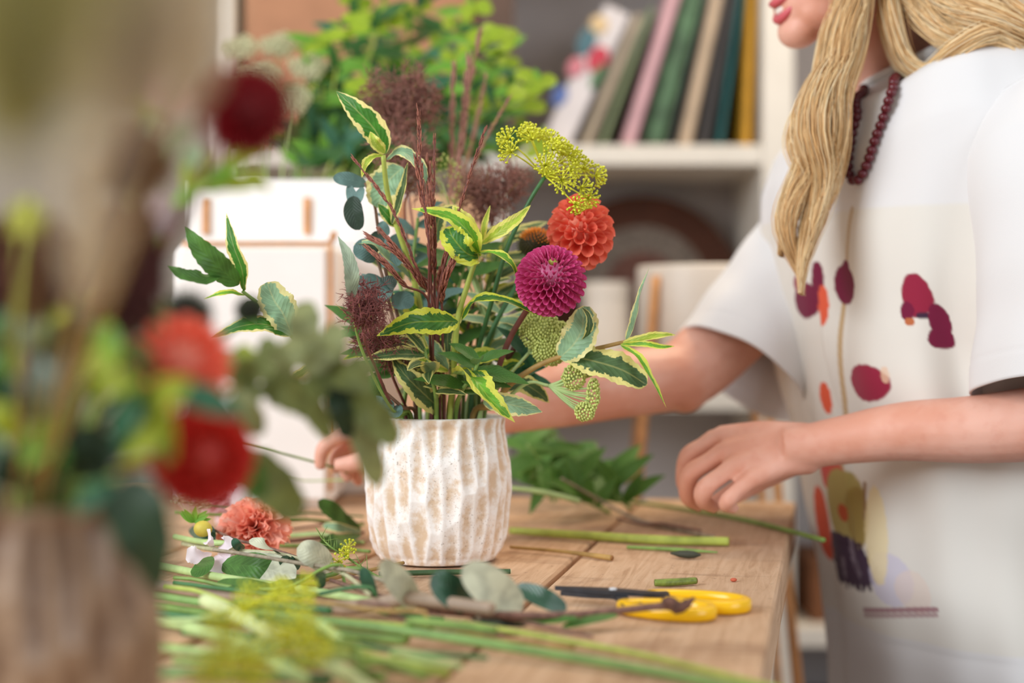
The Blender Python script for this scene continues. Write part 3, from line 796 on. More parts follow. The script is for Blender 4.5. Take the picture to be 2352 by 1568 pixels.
# darker hair behind the neck
lock([H(-.05, .05, .05), P(2060, -40, 1.40), P(2085, 60, 1.405), P(2110, 150, 1.40), P(2100, 205, 1.385)], [.03, .034, .032, .024, .012], 170, .004)
lock([H(-.07, .03, .05), P(2110, -60, 1.43), P(2150, 40, 1.43), P(2160, 120, 1.42), P(2130, 180, 1.40)], [.03, .036, .032, .022, .012], 150, .004)
# swept over the near shoulder to the back
lock([H(-.02, .072, .06), P(2040, -50, 1.34), P(2050, 60, 1.325), P(2080, 140, 1.315), P(2135, 165, 1.305), P(2200, 120, 1.28), P(2280, 85, 1.275), P(2380, 110, 1.30)], [.012, .016, .015, .013, .010, .010, .012, .01], 130, .004)
lock([H(-.05, .07, .07), P(2100, -80, 1.34), P(2150, 0, 1.32), P(2210, 45, 1.30), P(2290, 70, 1.28), P(2370, 110, 1.29), P(2430, 180, 1.34)], [.02, .026, .026, .022, .020, .018, .012], 210, .004)
lock([H(-.08, .06, .06), P(2170, -120, 1.35), P(2220, -30, 1.33), P(2280, 20, 1.31), P(2350, 70, 1.30), P(2420, 140, 1.33)], [.02, .028, .028, .024, .022, .014], 210, .004)
lock([H(-.06, .07, .05), P(2060, -70, 1.34), P(2110, 20, 1.325), P(2160, 75, 1.305), P(2215, 95, 1.29), P(2300, 110, 1.28), P(2390, 190, 1.30)], [.014, .018, .016, .013, .010, .010, .008], 120, .004)
# crown of the head and the far side
for s_ in (-1, 1):
    for k_ in range(7):
        f0 = .05 - .022 * k_
        lock([H(f0 + .01, s_ * .004, .124 - .012 * max(0, k_ - 3)), H(f0 - .005, s_ * .05, .10), H(f0 - .02, s_ * .076, .05), H(f0 - .03, s_ * .080, -.01), H(f0 - .04, s_ * .074, -.07)], [.006, .016, .018, .016, .012], 60, .002, .0011, 20, .9)
lock([H(-.06, 0, .11), H(-.105, 0, .06), H(-.11, 0, -.02), H(-.115, 0, -.10), H(-.15, 0, -.16)], [.03, .05, .055, .05, .03], 200, .004, .0011, 24, 1.0)
lock([H(-.02, -.07, .05), H(-.01, -.075, -.05), P(1990, 120, 1.50), P(2010, 240, 1.50)], [.02, .028, .026, .012], 90, .004)
hair.build('hair', HM.m, person)

# ================================================================== leaves, stems and blooms: builders
def prof_ovate(v): return (v ** .62) * ((1 - v) ** .95) * 2.05
def prof_oval(v): return np.sqrt(np.clip(1 - (2 * v - 1) ** 2, 0, 1)) ** .9
def prof_lance(v): return (v ** .8) * ((1 - v) ** .9) * 2.6
def prof_round(v): return np.sqrt(np.clip(1 - (2 * v - 1) ** 2, 0, 1))

def leaf_grid(c, width, hint, prof, fold=.18, ripple=.0, twist=0.0, serr=0.0, curl=0.0, m=9, ph=0.0):
    """leaf surface along a midrib c; hint is the way its upper face looks"""
    n = len(c); tg = np.gradient(c, axis=0); tg /= np.linalg.norm(tg, axis=1)[:, None] + 1e-12
    hint = np.array(hint, float); v = np.linspace(0, 1, n)
    wv = width * .5 * prof(np.clip(v, 0, 1)); wv = wv * (1 + serr * np.sign(np.sin(v * 60 + ph)) * np.abs(np.sin(v * 60 + ph)) ** .5 * (v > .08) * (v < .95))
    wv[0] = max(wv[0], width * .02); wv[-1] = max(wv[-1], width * .004)
    G_ = np.zeros((n, m, 3)); UV = np.zeros((n, m, 2)); u = np.linspace(-1, 1, m)
    for i in range(n):
        s = np.cross(tg[i], hint); ls = np.linalg.norm(s)
        s = s / ls if ls > 1e-3 else np.array([1.0, 0, 0]); nn = np.cross(s, tg[i])
        a = twist * v[i]; s2 = s * math.cos(a) + nn * math.sin(a); n2 = nn * math.cos(a) - s * math.sin(a)
        au = np.abs(u); lift = fold * au - curl * au ** 2.2 + ripple * np.sin(v[i] * 17 + ph + (u > 0) * 1.7) * au ** 1.6
        G_[i] = c[i] + wv[i] * (u[:, None] * (1 - .25 * abs(fold)) * s2 + lift[:, None] * n2)
        UV[i, :, 0] = u * .5 + .5; UV[i, :, 1] = v[i]
    return G_, UV

def leaf_obj(parent, pts, width, mat, hint=(0, -1, .25), prof=prof_ovate, name='leaf', n=26, m=9, thick=False, **kw):
    c = spline(pts, n); g, uv = leaf_grid(c, width, hint, prof, m=m, **kw)
    mb = MB(); mb.grid(g, uv); return mb.build(name, mat, parent)

def unit_leaf(name, mat, prof, wid=.45, bend=.12, fold=.15, ripple=0.0, n=12, m=5, curl=0.0, serr=0.0):
    """a leaf of length 1 along +Z looking along +Y, to be shared by copies"""
    v = np.linspace(0, 1, n); c = np.stack([np.zeros(n), -bend * 4 * v * v * .6, v], 1)
    g, uv = leaf_grid(c, wid, (0, 1, 0), prof, fold, ripple, 0, serr, curl, m)
    mb = MB(); mb.grid(g, uv); return mb.mesh(name, mat)

def leaf_mat(name, inner, margin, under, thr=.72, noise_amp=.5, gloss=.42, vein=.25, trans=.22, nscale=230, tipm=True, spec=.4):
    """leaf with a ragged margin of another colour; the underside is paler"""
    t = NT(name); tc = t.new('ShaderNodeTexCoord'); sp = t.new('ShaderNodeSeparateXYZ'); t.t.links.new(tc.outputs['UV'], sp.inputs[0])
    u = t.math('ABSOLUTE', t.math('SUBTRACT', t.math('MULTIPLY', sp.outputs[0], 2.0), 1.0)); v = sp.outputs[1]
    oc = t.objco(); nz = t.noise(nscale, 3, .6, oc); nz2 = t.noise(nscale * .36, 2, .5, oc)
    lat = t.math('SINE', t.math('MULTIPLY', t.math('SUBTRACT', v, t.math('MULTIPLY', u, .28)), 62.0))
    veins = t.step(lat, .82, .98)
    mid = t.step(u, .085, .02)
    ci = t.mix(t.step(nz2, .35, .65), tuple(x * .82 for x in inner[:3]) + (1,), tuple(min(1, x * 1.18) for x in inner[:3]) + (1,))
    ci = t.mix(t.math('MULTIPLY', veins, vein), ci, tuple(min(1, x * 1.9 + .02) for x in inner[:3]) + (1,))
    cm = t.mix(t.step(nz2, .3, .7), tuple(x * .92 for x in margin[:3]) + (1,), margin)
    if tipm: e = t.math('MAXIMUM', u, t.math('MULTIPLY', t.math('SUBTRACT', v, .80), 4.2))
    else: e = u
    e = t.math('ADD', e, t.math('MULTIPLY', t.math('SUBTRACT', nz, .5), noise_amp))
    e = t.math('ADD', e, t.math('MULTIPLY', t.math('SUBTRACT', nz2, .5), noise_amp * 1.1))
    mk = t.step(e, thr - .03, thr + .03)
    c = t.mix(mk, ci, cm)
    c = t.mix(t.math('MULTIPLY', mid, .42), c, tuple(min(1, x * .55 + y * .5) for x, y in zip(margin[:3], inner[:3])) + (1,))
    geo = t.new('ShaderNodeNewGeometry')
    cu = t.mix(mk, under, tuple(x * .9 for x in margin[:3]) + (1,))
    cu = t.mix(t.math('MULTIPLY', veins, .25), cu, tuple(x * 1.3 for x in under[:3]) + (1,))
    c = t.mix(geo.outputs['Backfacing'], c, cu)
    t.col(c); t.rough(gloss); t.b.inputs['Specular IOR Level'].default_value = spec
    t.bump(t.math('ADD', t.math('MULTIPLY', lat, .5), nz), .18, .002)
    t.translucent(c, trans); return t.m

CREAM = rgb(238, 228, 160); LIME = rgb(214, 222, 74); YEL = rgb(232, 226, 110)
ML_VG = leaf_mat('leaf_variegated_green', rgb(66, 128, 40), rgb(240, 228, 150), rgb(130, 164, 126), .72, .55)
ML_VL = leaf_mat('leaf_variegated_lime', rgb(110, 172, 50), rgb(226, 230, 96), rgb(156, 186, 106), .52, .75)
ML_VB = leaf_mat('leaf_variegated_broad', rgb(62, 118, 44), rgb(216, 222, 72), rgb(132, 164, 122), .56, .75)
ML_VP = leaf_mat('leaf_variegated_pale', rgb(142, 180, 142), rgb(238, 232, 162), rgb(136, 168, 134), .74, .6, .5)
ML_VD = leaf_mat('leaf_variegated_dark', rgb(76, 104, 62), rgb(234, 226, 140), rgb(122, 148, 114), .64, .7, .5)
ML_YL = leaf_mat('leaf_young_yellow', rgb(176, 200, 70), rgb(236, 232, 120), rgb(196, 208, 110), .5, .6)
ML_GR = leaf_mat('leaf_plain_green', rgb(78, 122, 54), rgb(98, 140, 66), rgb(122, 152, 102), .95, .2, .45)
ML_EU = leaf_mat('leaf_eucalyptus', rgb(96, 128, 122), rgb(110, 142, 136), rgb(120, 148, 138), .97, .1, .55, .12, .1)
ML_ED = leaf_mat('leaf_eucalyptus_dark', rgb(42, 60, 46), rgb(58, 78, 62), rgb(60, 80, 64), .97, .1, .5, .12, .1)
ML_OL = leaf_mat('leaf_olive_grey', rgb(54, 92, 70), rgb(60, 98, 76), rgb(196, 202, 176), .98, .05, .26, .1, .08, spec=.6)
ML_OP = leaf_mat('leaf_olive_underside', rgb(204, 206, 180), rgb(208, 210, 186), rgb(70, 104, 76), .98, .05, .5, .08, .12)
ML_BG = leaf_mat('leaf_fresh_green', rgb(112, 170, 56), rgb(164, 200, 78), rgb(140, 184, 92), .9, .3, .5, .2, .35)
ML_BT = leaf_mat('leaf_blue_green', rgb(58, 112, 84), rgb(86, 140, 100), rgb(110, 150, 120), .92, .25, .5, .2, .25)
M_STG = simple('stem_green', rgb(122, 152, 72), .5, .2, 60)
M_STL = simple('stem_lime', rgb(172, 186, 84), .5, .15, 60)
M_STB = simple('stem_brown', rgb(120, 88, 66), .7, .25, 70, .3)
M_STM = simple('stem_maroon', rgb(112, 62, 54), .6, .25, 70)
M_STD = simple('stem_dark_green', rgb(62, 112, 62), .5, .2, 60)
M_STP = simple('stem_pale_green', rgb(176, 200, 132), .5, .12, 60)
M_STO = simple('stem_ochre', rgb(168, 134, 74), .6, .2, 70)

# ================================================================== the carved vase
VX, VY = P(1006, 1150, 1.255).x, 1.255
VH, NV_, NU_ = .1235, 190, 300
zs = np.linspace(0, 1, NV_)
base_r = np.interp(zs, [0, .02, .06, .14, .3, .5, .7, .85, .95, 1.0], [.0500, .0535, .0570, .0605, .0640, .0658, .0650, .0624, .0600, .0592])
ker2 = np.ones(7) / 7; br = np.convolve(np.pad(base_r, 3, mode='edge'), ker2, 'valid')
ang = np.linspace(0, 2 * np.pi, NU_, endpoint=False)
A_, Z_ = np.meshgrid(ang, zs)
cells = []                                              # centres of the carved scoops, staggered in columns
ncol = 28
for i in range(ncol):
    z0 = -.1 + .16 * (i % 3) + random.uniform(-.05, .05)
    while z0 < 1.15:
        cells.append((2 * math.pi * i / ncol + random.uniform(-.045, .045), z0, random.uniform(.85, 1.15))); z0 += random.uniform(.36, .56)
best = np.full(A_.shape, 9.0); second = np.full(A_.shape, 9.0)
for a0, z0, k_ in cells:
    da = (A_ - a0 + np.pi) % (2 * np.pi) - np.pi
    dd = np.sqrt((da / (2 * math.pi / ncol)) ** 2 + ((Z_ - z0) / (.47 * k_)) ** 2)
    nb = np.minimum(best, dd); second = np.minimum(second, np.maximum(best, dd)); best = nb
ridge = np.clip(1 - (second - best) / .62, 0, 1)          # 1 on the edges between scoops
disp = -.0042 * (1 - np.clip(best / .66, 0, 1) ** 2) * ss(Z_, .0, .05) * ss(Z_, 1.0, .93)
rad = br[:, None] + disp
Go = np.stack([VX + rad * np.cos(A_), VY + rad * np.sin(A_), TABZ + .0008 + Z_ * VH], -1)
ri = [(.0592 - .002, VH + .0012), (.0592 - .0045, VH + .0006), (.0592 - .0058, VH - .004), (.058, VH * .6), (.055, .02), (.0, .012)]
inner = np.array([[(VX + r * math.cos(a), VY + r * math.sin(a), TABZ + .0008 + z) for a in ang] for r, z in ri])
bot = np.array([[(VX + r * math.cos(a), VY + r * math.sin(a), TABZ + .0008 + z) for a in ang] for r, z in [(0, .002), (.044, .002), (.0475, .0)]])
GV = np.concatenate([bot, Go, inner], 0)
t = NT('carved_glazed_ceramic')
va = t.new('ShaderNodeVertexColor', layer_name='glaze'); sepc = t.new('ShaderNodeSeparateColor'); t.t.links.new(va.outputs[0], sepc.inputs[0])
oc = t.objco(); n1 = t.noise(130, 5, .7, oc); n2 = t.noise(22, 3, .5, oc)
f = t.math('ADD', sepc.outputs[0], t.math('MULTIPLY', t.math('SUBTRACT', n1, .5), 2.6))
f = t.math('ADD', f, t.math('MULTIPLY', t.math('SUBTRACT', n2, .5), 1.1))
c = t.mix(t.step(f, -.25, .95), rgb(220, 192, 162), rgb(250, 244, 239))
spk = t.noise(620, 2, .6, oc); c = t.mix(t.math('MULTIPLY', t.math('MULTIPLY', t.step(spk, .62, .68), t.step(n2, .42, .6)), .65), c, rgb(134, 108, 88))
t.col(c); t.rough(t.math('ADD', .22, t.math('MULTIPLY', n1, .3))); t.b.inputs['Specular IOR Level'].default_value = .5
t.bump(n1, .12, .002)
M_VASE = t.m
def vase_mesh(mb, name, ridge_rows, mat, label, cat, base):
    o = mb.solo(name, mat, label, cat, None, base)
    ca_ = o.data.color_attributes.new('glaze', 'FLOAT_COLOR', 'POINT')
    cl = np.ones((len(o.data.vertices), 4)); cl[:, :3] = ridge_rows.reshape(-1)[:, None]; ca_.data.foreach_set('color', cl.ravel()); return o
mb = MB(); mb.grid(GV, None, True)
rows = np.concatenate([np.full((3, NU_), .3), ridge, np.full((6, NU_), .8)], 0)
vase = vase_mesh(mb, 'vase', rows, M_VASE, 'white and sand glazed vase with carved scoops in the middle of the table', 'vase', (VX, VY, TABZ + .0008))
# the same kind of vase, nearer, in sand brown
t = M_VASE.copy(); t.name = 'carved_sand_ceramic'
for nd in t.node_tree.nodes:
    if nd.type == 'MIX' and nd.inputs[6].default_value[0] > .5 and not nd.inputs[6].is_linked:
        nd.inputs[6].default_value = rgb(112, 84, 62); nd.inputs[7].default_value = rgb(152, 126, 102)
FX_, FY_ = P(38, 1200, .64).x, .64
mb = MB(); mb.grid((GV - np.array((VX, VY, 0))) * np.array((1.0, 1.0, 1.0)) + np.array((FX_, FY_, 0)), None, True)
fvase = vase_mesh(mb, 'vase', rows, t, 'sand brown carved vase holding the dark red and coral bunch', 'vase', (FX_, FY_, TABZ + .0008))

# ================================================================== the bunch in the middle vase
VC = Vector((VX, VY, TABZ))
def free_slot(used, x, y, rad, R):
    """the free place in a vase mouth closest to a wanted one"""
    for k_ in range(4000):
        q_ = .0007 * math.sqrt(k_); a = k_ * 2.39996; cx_, cy_ = x + q_ * math.cos(a), y + q_ * math.sin(a)
        if math.hypot(cx_, cy_) <= R - rad and all(math.hypot(cx_ - ux, cy_ - uy) > (rad + ur) * 1.18 + .0004 for ux, uy, ur in used):
            used.append((cx_, cy_, rad)); return cx_, cy_
    return x, y
SLOTS_M, SLOTS_F = [], []
def vstem(px, py, d, rad=.0025):
    """start of a stem: it stands in the vase in a place of its own and leaves through the mouth"""
    e = P(px, py, d); dr = Vector((e.x - VX, e.y - VY, 0))
    if dr.length > .046: dr = dr.normalized() * .046
    mx_, my_ = free_slot(SLOTS_M, dr.x * .9, dr.y * .9, rad, .0505)
    return [VC + Vector((mx_ * s_, my_ * s_, z_)) for s_, z_ in ((.86, .0140 + .1455 * .86 * math.hypot(mx_, my_)), (.93, VH * .55), (1.0, VH + .004))]
def stem_thing(name, label, cat, pts_px, r, mat, group=None, vase_start=True, n=None):
    """a thing with a stem that runs through pixel points (px, py, d)"""
    pts = [P(*p) for p in pts_px]
    if vase_start: pts = vstem(*pts_px[0], max(r) if hasattr(r, '__len__') else r) + pts
    o = thing(name, label, cat, pts[0], group)
    mb = MB(); mb.tube(pts, r, 8, n or 5 * len(pts)); mb.build('stem', mat, o); return o
def LF_(parent, pts, wpx, mat, hint=(0, -1, .35), prof=prof_ovate, **kw):
    d = pts[0][2]; kw.setdefault('fold', .2); kw.setdefault('ripple', .16); kw.setdefault('serr', .05); kw.setdefault('ph', random.uniform(0, 6))
    return leaf_obj(parent, [P(*p) for p in pts], wpx * d / FPX, mat, hint, prof, **kw)

# ---- variegated stems
A = stem_thing('variegated_stem', 'tall variegated stem with a large upright cream edged leaf', 'foliage', [(985, 830, 1.235), (950, 640, 1.225), (905, 500, 1.215), (888, 430, 1.205), (880, 356, 1.20)], [.0022, .0024, .0026, .0024, .002], M_STL)
LF_(A, [(886, 352, 1.20), (862, 300, 1.195), (818, 252, 1.193), (772, 209, 1.20)], 88, ML_VG, (-.2, -1, .2), fold=.12, ripple=.05)
LF_(A, [(884, 352, 1.195), (862, 328, 1.188), (850, 302, 1.188)], 44, ML_YL, fold=.35)
LF_(A, [(880, 356, 1.195), (850, 366, 1.186), (838, 385, 1.186), (831, 408, 1.19)], 34, ML_YL, (-.3, -1, .6), fold=.4)
LF_(A, [(888, 366, 1.205), (925, 350, 1.20), (965, 385, 1.195), (985, 430, 1.20)], 58, ML_VP, (.1, -.8, .9), fold=.25)
LF_(A, [(925, 384, 1.23), (885, 425, 1.225), (868, 478, 1.225)], 84, ML_VP, (0, -1, .3), prof=prof_oval)
LF_(A, [(900, 515, 1.215), (922, 450, 1.205), (937, 372, 1.205)], 40, ML_VD, (-.6, -1, 0), fold=.5)
LF_(A, [(912, 520, 1.22), (888, 492, 1.215), (868, 468, 1.215)], 46, ML_VG, (0, -1, .4))
LF_(A, [(968, 660, 1.23), (900, 600, 1.215), (858, 560, 1.21), (812, 560, 1.215)], 44, ML_VP, (.2, -.8, .9), fold=.4)
LF_(A, [(985, 760, 1.23), (940, 700, 1.225), (905, 680, 1.22)], 64, ML_VL, (-.2, -1, .6))
LF_(A, [(1000, 560, 1.24), (1010, 500, 1.235), (1050, 470, 1.23)], 60, ML_VD)

B = stem_thing('variegated_stem', 'lime rosette variegated stem with a broad yellow edged leaf beneath', 'foliage', [(1040, 880, 1.205), (1050, 740, 1.19), (1072, 660, 1.185), (1095, 590, 1.18), (1104, 560, 1.18)], [.0024, .0026, .0026, .0022, .0016], M_STL)
LF_(B, [(1103, 588, 1.18), (1082, 540, 1.165), (1030, 496, 1.16), (945, 479, 1.165)], 66, ML_VL, (-.35, -.8, .55), fold=.35, ripple=.12)
LF_(B, [(1100, 552, 1.18), (1078, 515, 1.172), (1052, 488, 1.174), (1040, 471, 1.18)], 46, ML_YL, (.2, -1, .3), fold=.3)
LF_(B, [(1098, 590, 1.178), (1070, 580, 1.16), (1040, 545, 1.158), (1030, 520, 1.165)], 64, ML_VB, (-.1, -1, .2), prof=prof_oval, fold=.15)
LF_(B, [(1108, 552, 1.185), (1112, 515, 1.185), (1126, 471, 1.19)], 26, ML_YL, (.3, -1, 0), fold=.5)
LF_(B, [(1106, 560, 1.18), (1150, 530, 1.172), (1185, 505, 1.175), (1219, 471, 1.185)], 50, ML_YL, (.25, -1, .5), fold=.35)
LF_(B, [(1085, 585, 1.178), (1128, 580, 1.16), (1172, 602, 1.155), (1194, 656, 1.16)], 40, ML_VL, (.2, -.7, 1), fold=.3)
LF_(B, [(1052, 738, 1.18), (1005, 738, 1.155), (940, 742, 1.14), (865, 771, 1.145)], 92, ML_VB, (-.05, -1, .25), fold=.10, ripple=.06, serr=.06)
LF_(B, [(1060, 735, 1.19), (1095, 690, 1.178), (1160, 690, 1.168), (1258, 732, 1.17)], 48, ML_VB, (.05, -.75, .9), fold=.3)
LF_(B, [(1040, 858, 1.195), (1085, 868, 1.15), (1125, 915, 1.135), (1183, 970, 1.14)], 96, ML_VL, (.65, -.9, .5), fold=.32, ripple=.16, serr=.07)
LF_(B, [(1058, 848, 1.20), (1098, 858, 1.165), (1120, 905, 1.15), (1150, 940, 1.148)], 60, ML_VB, (.5, -.9, .6), fold=.2, ripple=.14)
LF_(B, [(1110, 925, 1.20), (1150, 925, 1.18), (1200, 935, 1.172), (1246, 946, 1.175)], 74, ML_VP, (.05, -1, -.1), fold=.14, ripple=.1)
LF_(B, [(1030, 852, 1.20), (985, 838, 1.185), (948, 806, 1.185)], 32, ML_YL, (0, -1, .3), fold=.4)
LF_(B, [(1030, 850, 1.20), (1000, 800, 1.20), (975, 770, 1.20)], 44, ML_VP, (-.3, -1, .2))
LF_(B, [(1014, 942, 1.225), (982, 912, 1.195), (935, 866, 1.18), (900, 820, 1.19)], 86, ML_VD, (.3, -1, .1), fold=.15)
LF_(B, [(1055, 880, 1.22), (1080, 830, 1.225), (1130, 815, 1.225), (1165, 830, 1.225)], 62, ML_VL, (.1, -1, .5))
LF_(B, [(1060, 720, 1.21), (1030, 760, 1.21), (1030, 830, 1.21)], 50, ML_VD, (0, -1, .1))

C = stem_thing('variegated_stem', 'arching variegated stem reaching towards the white sleeve with slender leaf tips', 'foliage', [(1130, 930, 1.215), (1175, 880, 1.205), (1235, 840, 1.195), (1300, 815, 1.19), (1370, 800, 1.185), (1438, 784, 1.18)], [.0026, .0028, .0028, .0024, .002, .0016], M_STO)
LF_(C, [(1285, 822, 1.19), (1318, 790, 1.18), (1338, 752, 1.178), (1338, 702, 1.19)], 84, ML_VP, (-.25, -1, .1), prof=prof_oval, fold=.10)
LF_(C, [(1335, 790, 1.182), (1352, 760, 1.172), (1352, 725, 1.172), (1335, 704, 1.18)], 30, ML_VD, (.5, -1, .3), fold=.1)
LF_(C, [(1305, 818, 1.19), (1360, 828, 1.18), (1430, 850, 1.175), (1486, 884, 1.178)], 78, ML_VD, (.05, -1, .45), prof=prof_oval, fold=.12)
LF_(C, [(1438, 782, 1.18), (1458, 735, 1.175), (1470, 680, 1.175), (1492, 612, 1.18)], 34, ML_VP, (-.6, -1, 0), fold=.55, twist=.9)
LF_(C, [(1425, 790, 1.18), (1475, 778, 1.172), (1520, 770, 1.172), (1552, 769, 1.18)], 32, ML_YL, (0, -1, .6), fold=.45)
LF_(C, [(1425, 790, 1.178), (1480, 790, 1.168), (1520, 796, 1.166), (1550, 795, 1.17)], 22, ML_VL, (0, -1, .2), fold=.4)
LF_(C, [(1425, 792, 1.178), (1466, 822, 1.168), (1500, 880, 1.165), (1531, 937, 1.17)], 34, ML_VL, (.5, -1, .3), fold=.5, twist=.6)
LF_(C, [(1150, 895, 1.22), (1195, 880, 1.225), (1235, 900, 1.225), (1262, 925, 1.23)], 66, ML_VD, (0, -1, .2))
LF_(C, [(1140, 870, 1.23), (1170, 840, 1.235), (1205, 835, 1.235)], 46, ML_VB)

D = stem_thing('variegated_stem', 'slender variegated stem leaning out over the white storage box', 'foliage', [(905, 955, 1.20), (800, 900, 1.17), (715, 818, 1.15), (665, 766, 1.14), (610, 710, 1.13), (556, 668, 1.125)], [.0020, .0022, .0022, .002, .0018, .0014], M_STG)
LF_(D, [(560, 668, 1.125), (556, 620, 1.115), (535, 560, 1.115), (520, 489, 1.12)], 60, ML_VG, (-.5, -1, .2), fold=.25)
LF_(D, [(548, 654, 1.125), (505, 615, 1.10), (460, 570, 1.09), (425, 520, 1.09)], 84, ML_GR, (-.1, -1, .2))
LF_(D, [(510, 632, 1.11), (470, 640, 1.09), (420, 630, 1.08), (385, 610, 1.08)], 54, ML_GR, (0, -1, .6))
LF_(D, [(562, 678, 1.125), (520, 672, 1.115), (468, 686, 1.115)], 28, ML_VL, (0, -.8, .8), fold=.3)
LF_(D, [(668, 770, 1.14), (610, 745, 1.125), (550, 750, 1.12), (484, 776, 1.125)], 62, ML_VG, (.0, -1, .5), fold=.2)
LF_(D, [(672, 772, 1.14), (650, 720, 1.13), (630, 690, 1.13), (613, 648, 1.135)], 84, ML_VP, (.2, -1, .2), prof=prof_oval)
LF_(D, [(730, 836, 1.15), (690, 858, 1.135), (655, 884, 1.135)], 40, ML_VG, (0, -.8, .8))
LF_(D, [(590, 690, 1.13), (575, 715, 1.12), (590, 745, 1.12)], 50, ML_GR, (0, -1, .1))

# filler: leafy stems packed in the heart of the bunch
FILL = [((960, 830, 1.26), (930, 700, 1.27), (905, 600, 1.28), ML_VD, 'leafy filler stem behind the tall variegated stem'),
        ((1010, 850, 1.27), (1000, 720, 1.285), (1010, 600, 1.29), ML_BT, 'blue green filler stem behind the maroon grass'),
        ((1070, 840, 1.275), (1100, 720, 1.295), (1130, 620, 1.30), ML_VB, 'yellow edged filler stem below the fennel stalk'),
        ((1110, 860, 1.26), (1170, 770, 1.28), (1215, 690, 1.29), ML_GR, 'plain green filler stem behind the magenta dahlia'),
        ((930, 870, 1.22), (880, 800, 1.22), (850, 760, 1.22), ML_GR, 'short green filler stem under the dark smoke bush tuft'),
        ((1150, 880, 1.235), (1210, 850, 1.245), (1250, 820, 1.25), ML_BT, 'short blue green filler stem under the pale sedum head'),
        ((1000, 900, 1.19), (985, 850, 1.185), (975, 800, 1.185), ML_VD, 'short dark variegated filler stem low at the vase rim'),
        ((950, 900, 1.24), (930, 830, 1.245), (900, 780, 1.25), ML_VB, 'yellow edged filler stem under the dark smoke bush'),
        ((1090, 880, 1.24), (1120, 800, 1.25), (1150, 720, 1.255), ML_VP, 'pale variegated filler stem below the magenta dahlia'),
        ((1040, 800, 1.27), (1050, 680, 1.28), (1070, 600, 1.285), ML_GR, 'plain green filler stem behind the lime rosette'),
        ((980, 760, 1.26), (950, 620, 1.275), (960, 500, 1.28), ML_EU, 'grey blue filler stem behind the grass fan'),
        ((1100, 760, 1.28), (1130, 640, 1.29), (1170, 540, 1.295), ML_VD, 'dark variegated filler stem along the fennel stalk'),
        ((1060, 900, 1.185), (1080, 870, 1.18), (1100, 830, 1.18), ML_GR, 'dark filler stem low under the curled lime leaf')]
# ---- round leaved eucalyptus
for lb, pts, lv_ in (
    ('eucalyptus twig with a dark hanging leaf beside the white planter', [(950, 860, 1.225), (890, 640, 1.22), (868, 520, 1.225), (860, 470, 1.23), (838, 420, 1.23)],
     [((842, 424, 1.23), (800, 412, 1.225), (765, 408, 1.225), 36, ML_EU), ((800, 424, 1.225), (815, 460, 1.22), (835, 430, 1.22), 30, ML_EU), ((812, 450, 1.22), (812, 490, 1.215), (826, 528, 1.215), 46, ML_ED),
      ((870, 512, 1.225), (880, 520, 1.22), (892, 540, 1.22), 24, ML_EU), ((868, 530, 1.225), (866, 550, 1.22), (858, 580, 1.22), 36, ML_ED)]),
    ('eucalyptus twig with round blue green leaves', [(945, 880, 1.22), (905, 740, 1.215), (880, 640, 1.215), (862, 585, 1.22)],
     [((866, 590, 1.22), (842, 575, 1.212), (812, 566, 1.212), 58, ML_EU), ((880, 640, 1.215), (865, 660, 1.205), (845, 700, 1.20), 78, ML_EU), ((890, 665, 1.215), (888, 655, 1.21), (910, 640, 1.21), 42, ML_ED),
      ((870, 600, 1.22), (895, 590, 1.215), (925, 600, 1.215), 54, ML_EU), ((850, 640, 1.22), (830, 650, 1.225), (815, 640, 1.225), 46, ML_EU), ((900, 700, 1.215), (925, 690, 1.215), (950, 700, 1.215), 46, ML_EU),
      ((900, 575, 1.235), (915, 560, 1.235), (935, 550, 1.235), 52, ML_EU)]),
    ('eucalyptus twig low at the vase rim with small leaves', [(925, 935, 1.195), (890, 905, 1.19), (862, 882, 1.19)],
     [((885, 905, 1.19), (855, 890, 1.18), (825, 885, 1.18), 56, ML_GR), ((905, 925, 1.19), (880, 930, 1.182), (858, 912, 1.18), 34, ML_EU), ((910, 930, 1.195), (912, 945, 1.185), (890, 952, 1.18), 28, ML_EU), ((870, 890, 1.19), (850, 920, 1.19), (842, 948, 1.19), 34, ML_GR)])):
    o = stem_thing('eucalyptus_twig', lb, 'foliage', pts, [.0016, .0016, .0012], M_STB)
    for a, m_, b_, w_, mt in lv_: LF_(o, [a, m_, b_], w_, mt, (random.uniform(-.3, .3), -1, .3), prof=prof_round, fold=.08, ripple=.03, serr=0)
# pale grey green leaf standing at the left
o = stem_thing('sage_leaf_stem', 'single grey green upright leaf beside the dark smoke bush tuft', 'foliage', [(900, 940, 1.18), (830, 800, 1.14), (805, 680, 1.12)], [.0016, .0014, .001], M_STG)
LF_(o, [(806, 690, 1.12), (808, 640, 1.11), (800, 590, 1.11), (776, 542, 1.115)], 50, leaf_mat('leaf_sage', rgb(148, 164, 140), rgb(160, 172, 146), rgb(160, 176, 160), .97, .1, .6, .1, .15), (.3, -1, 0), fold=.2)

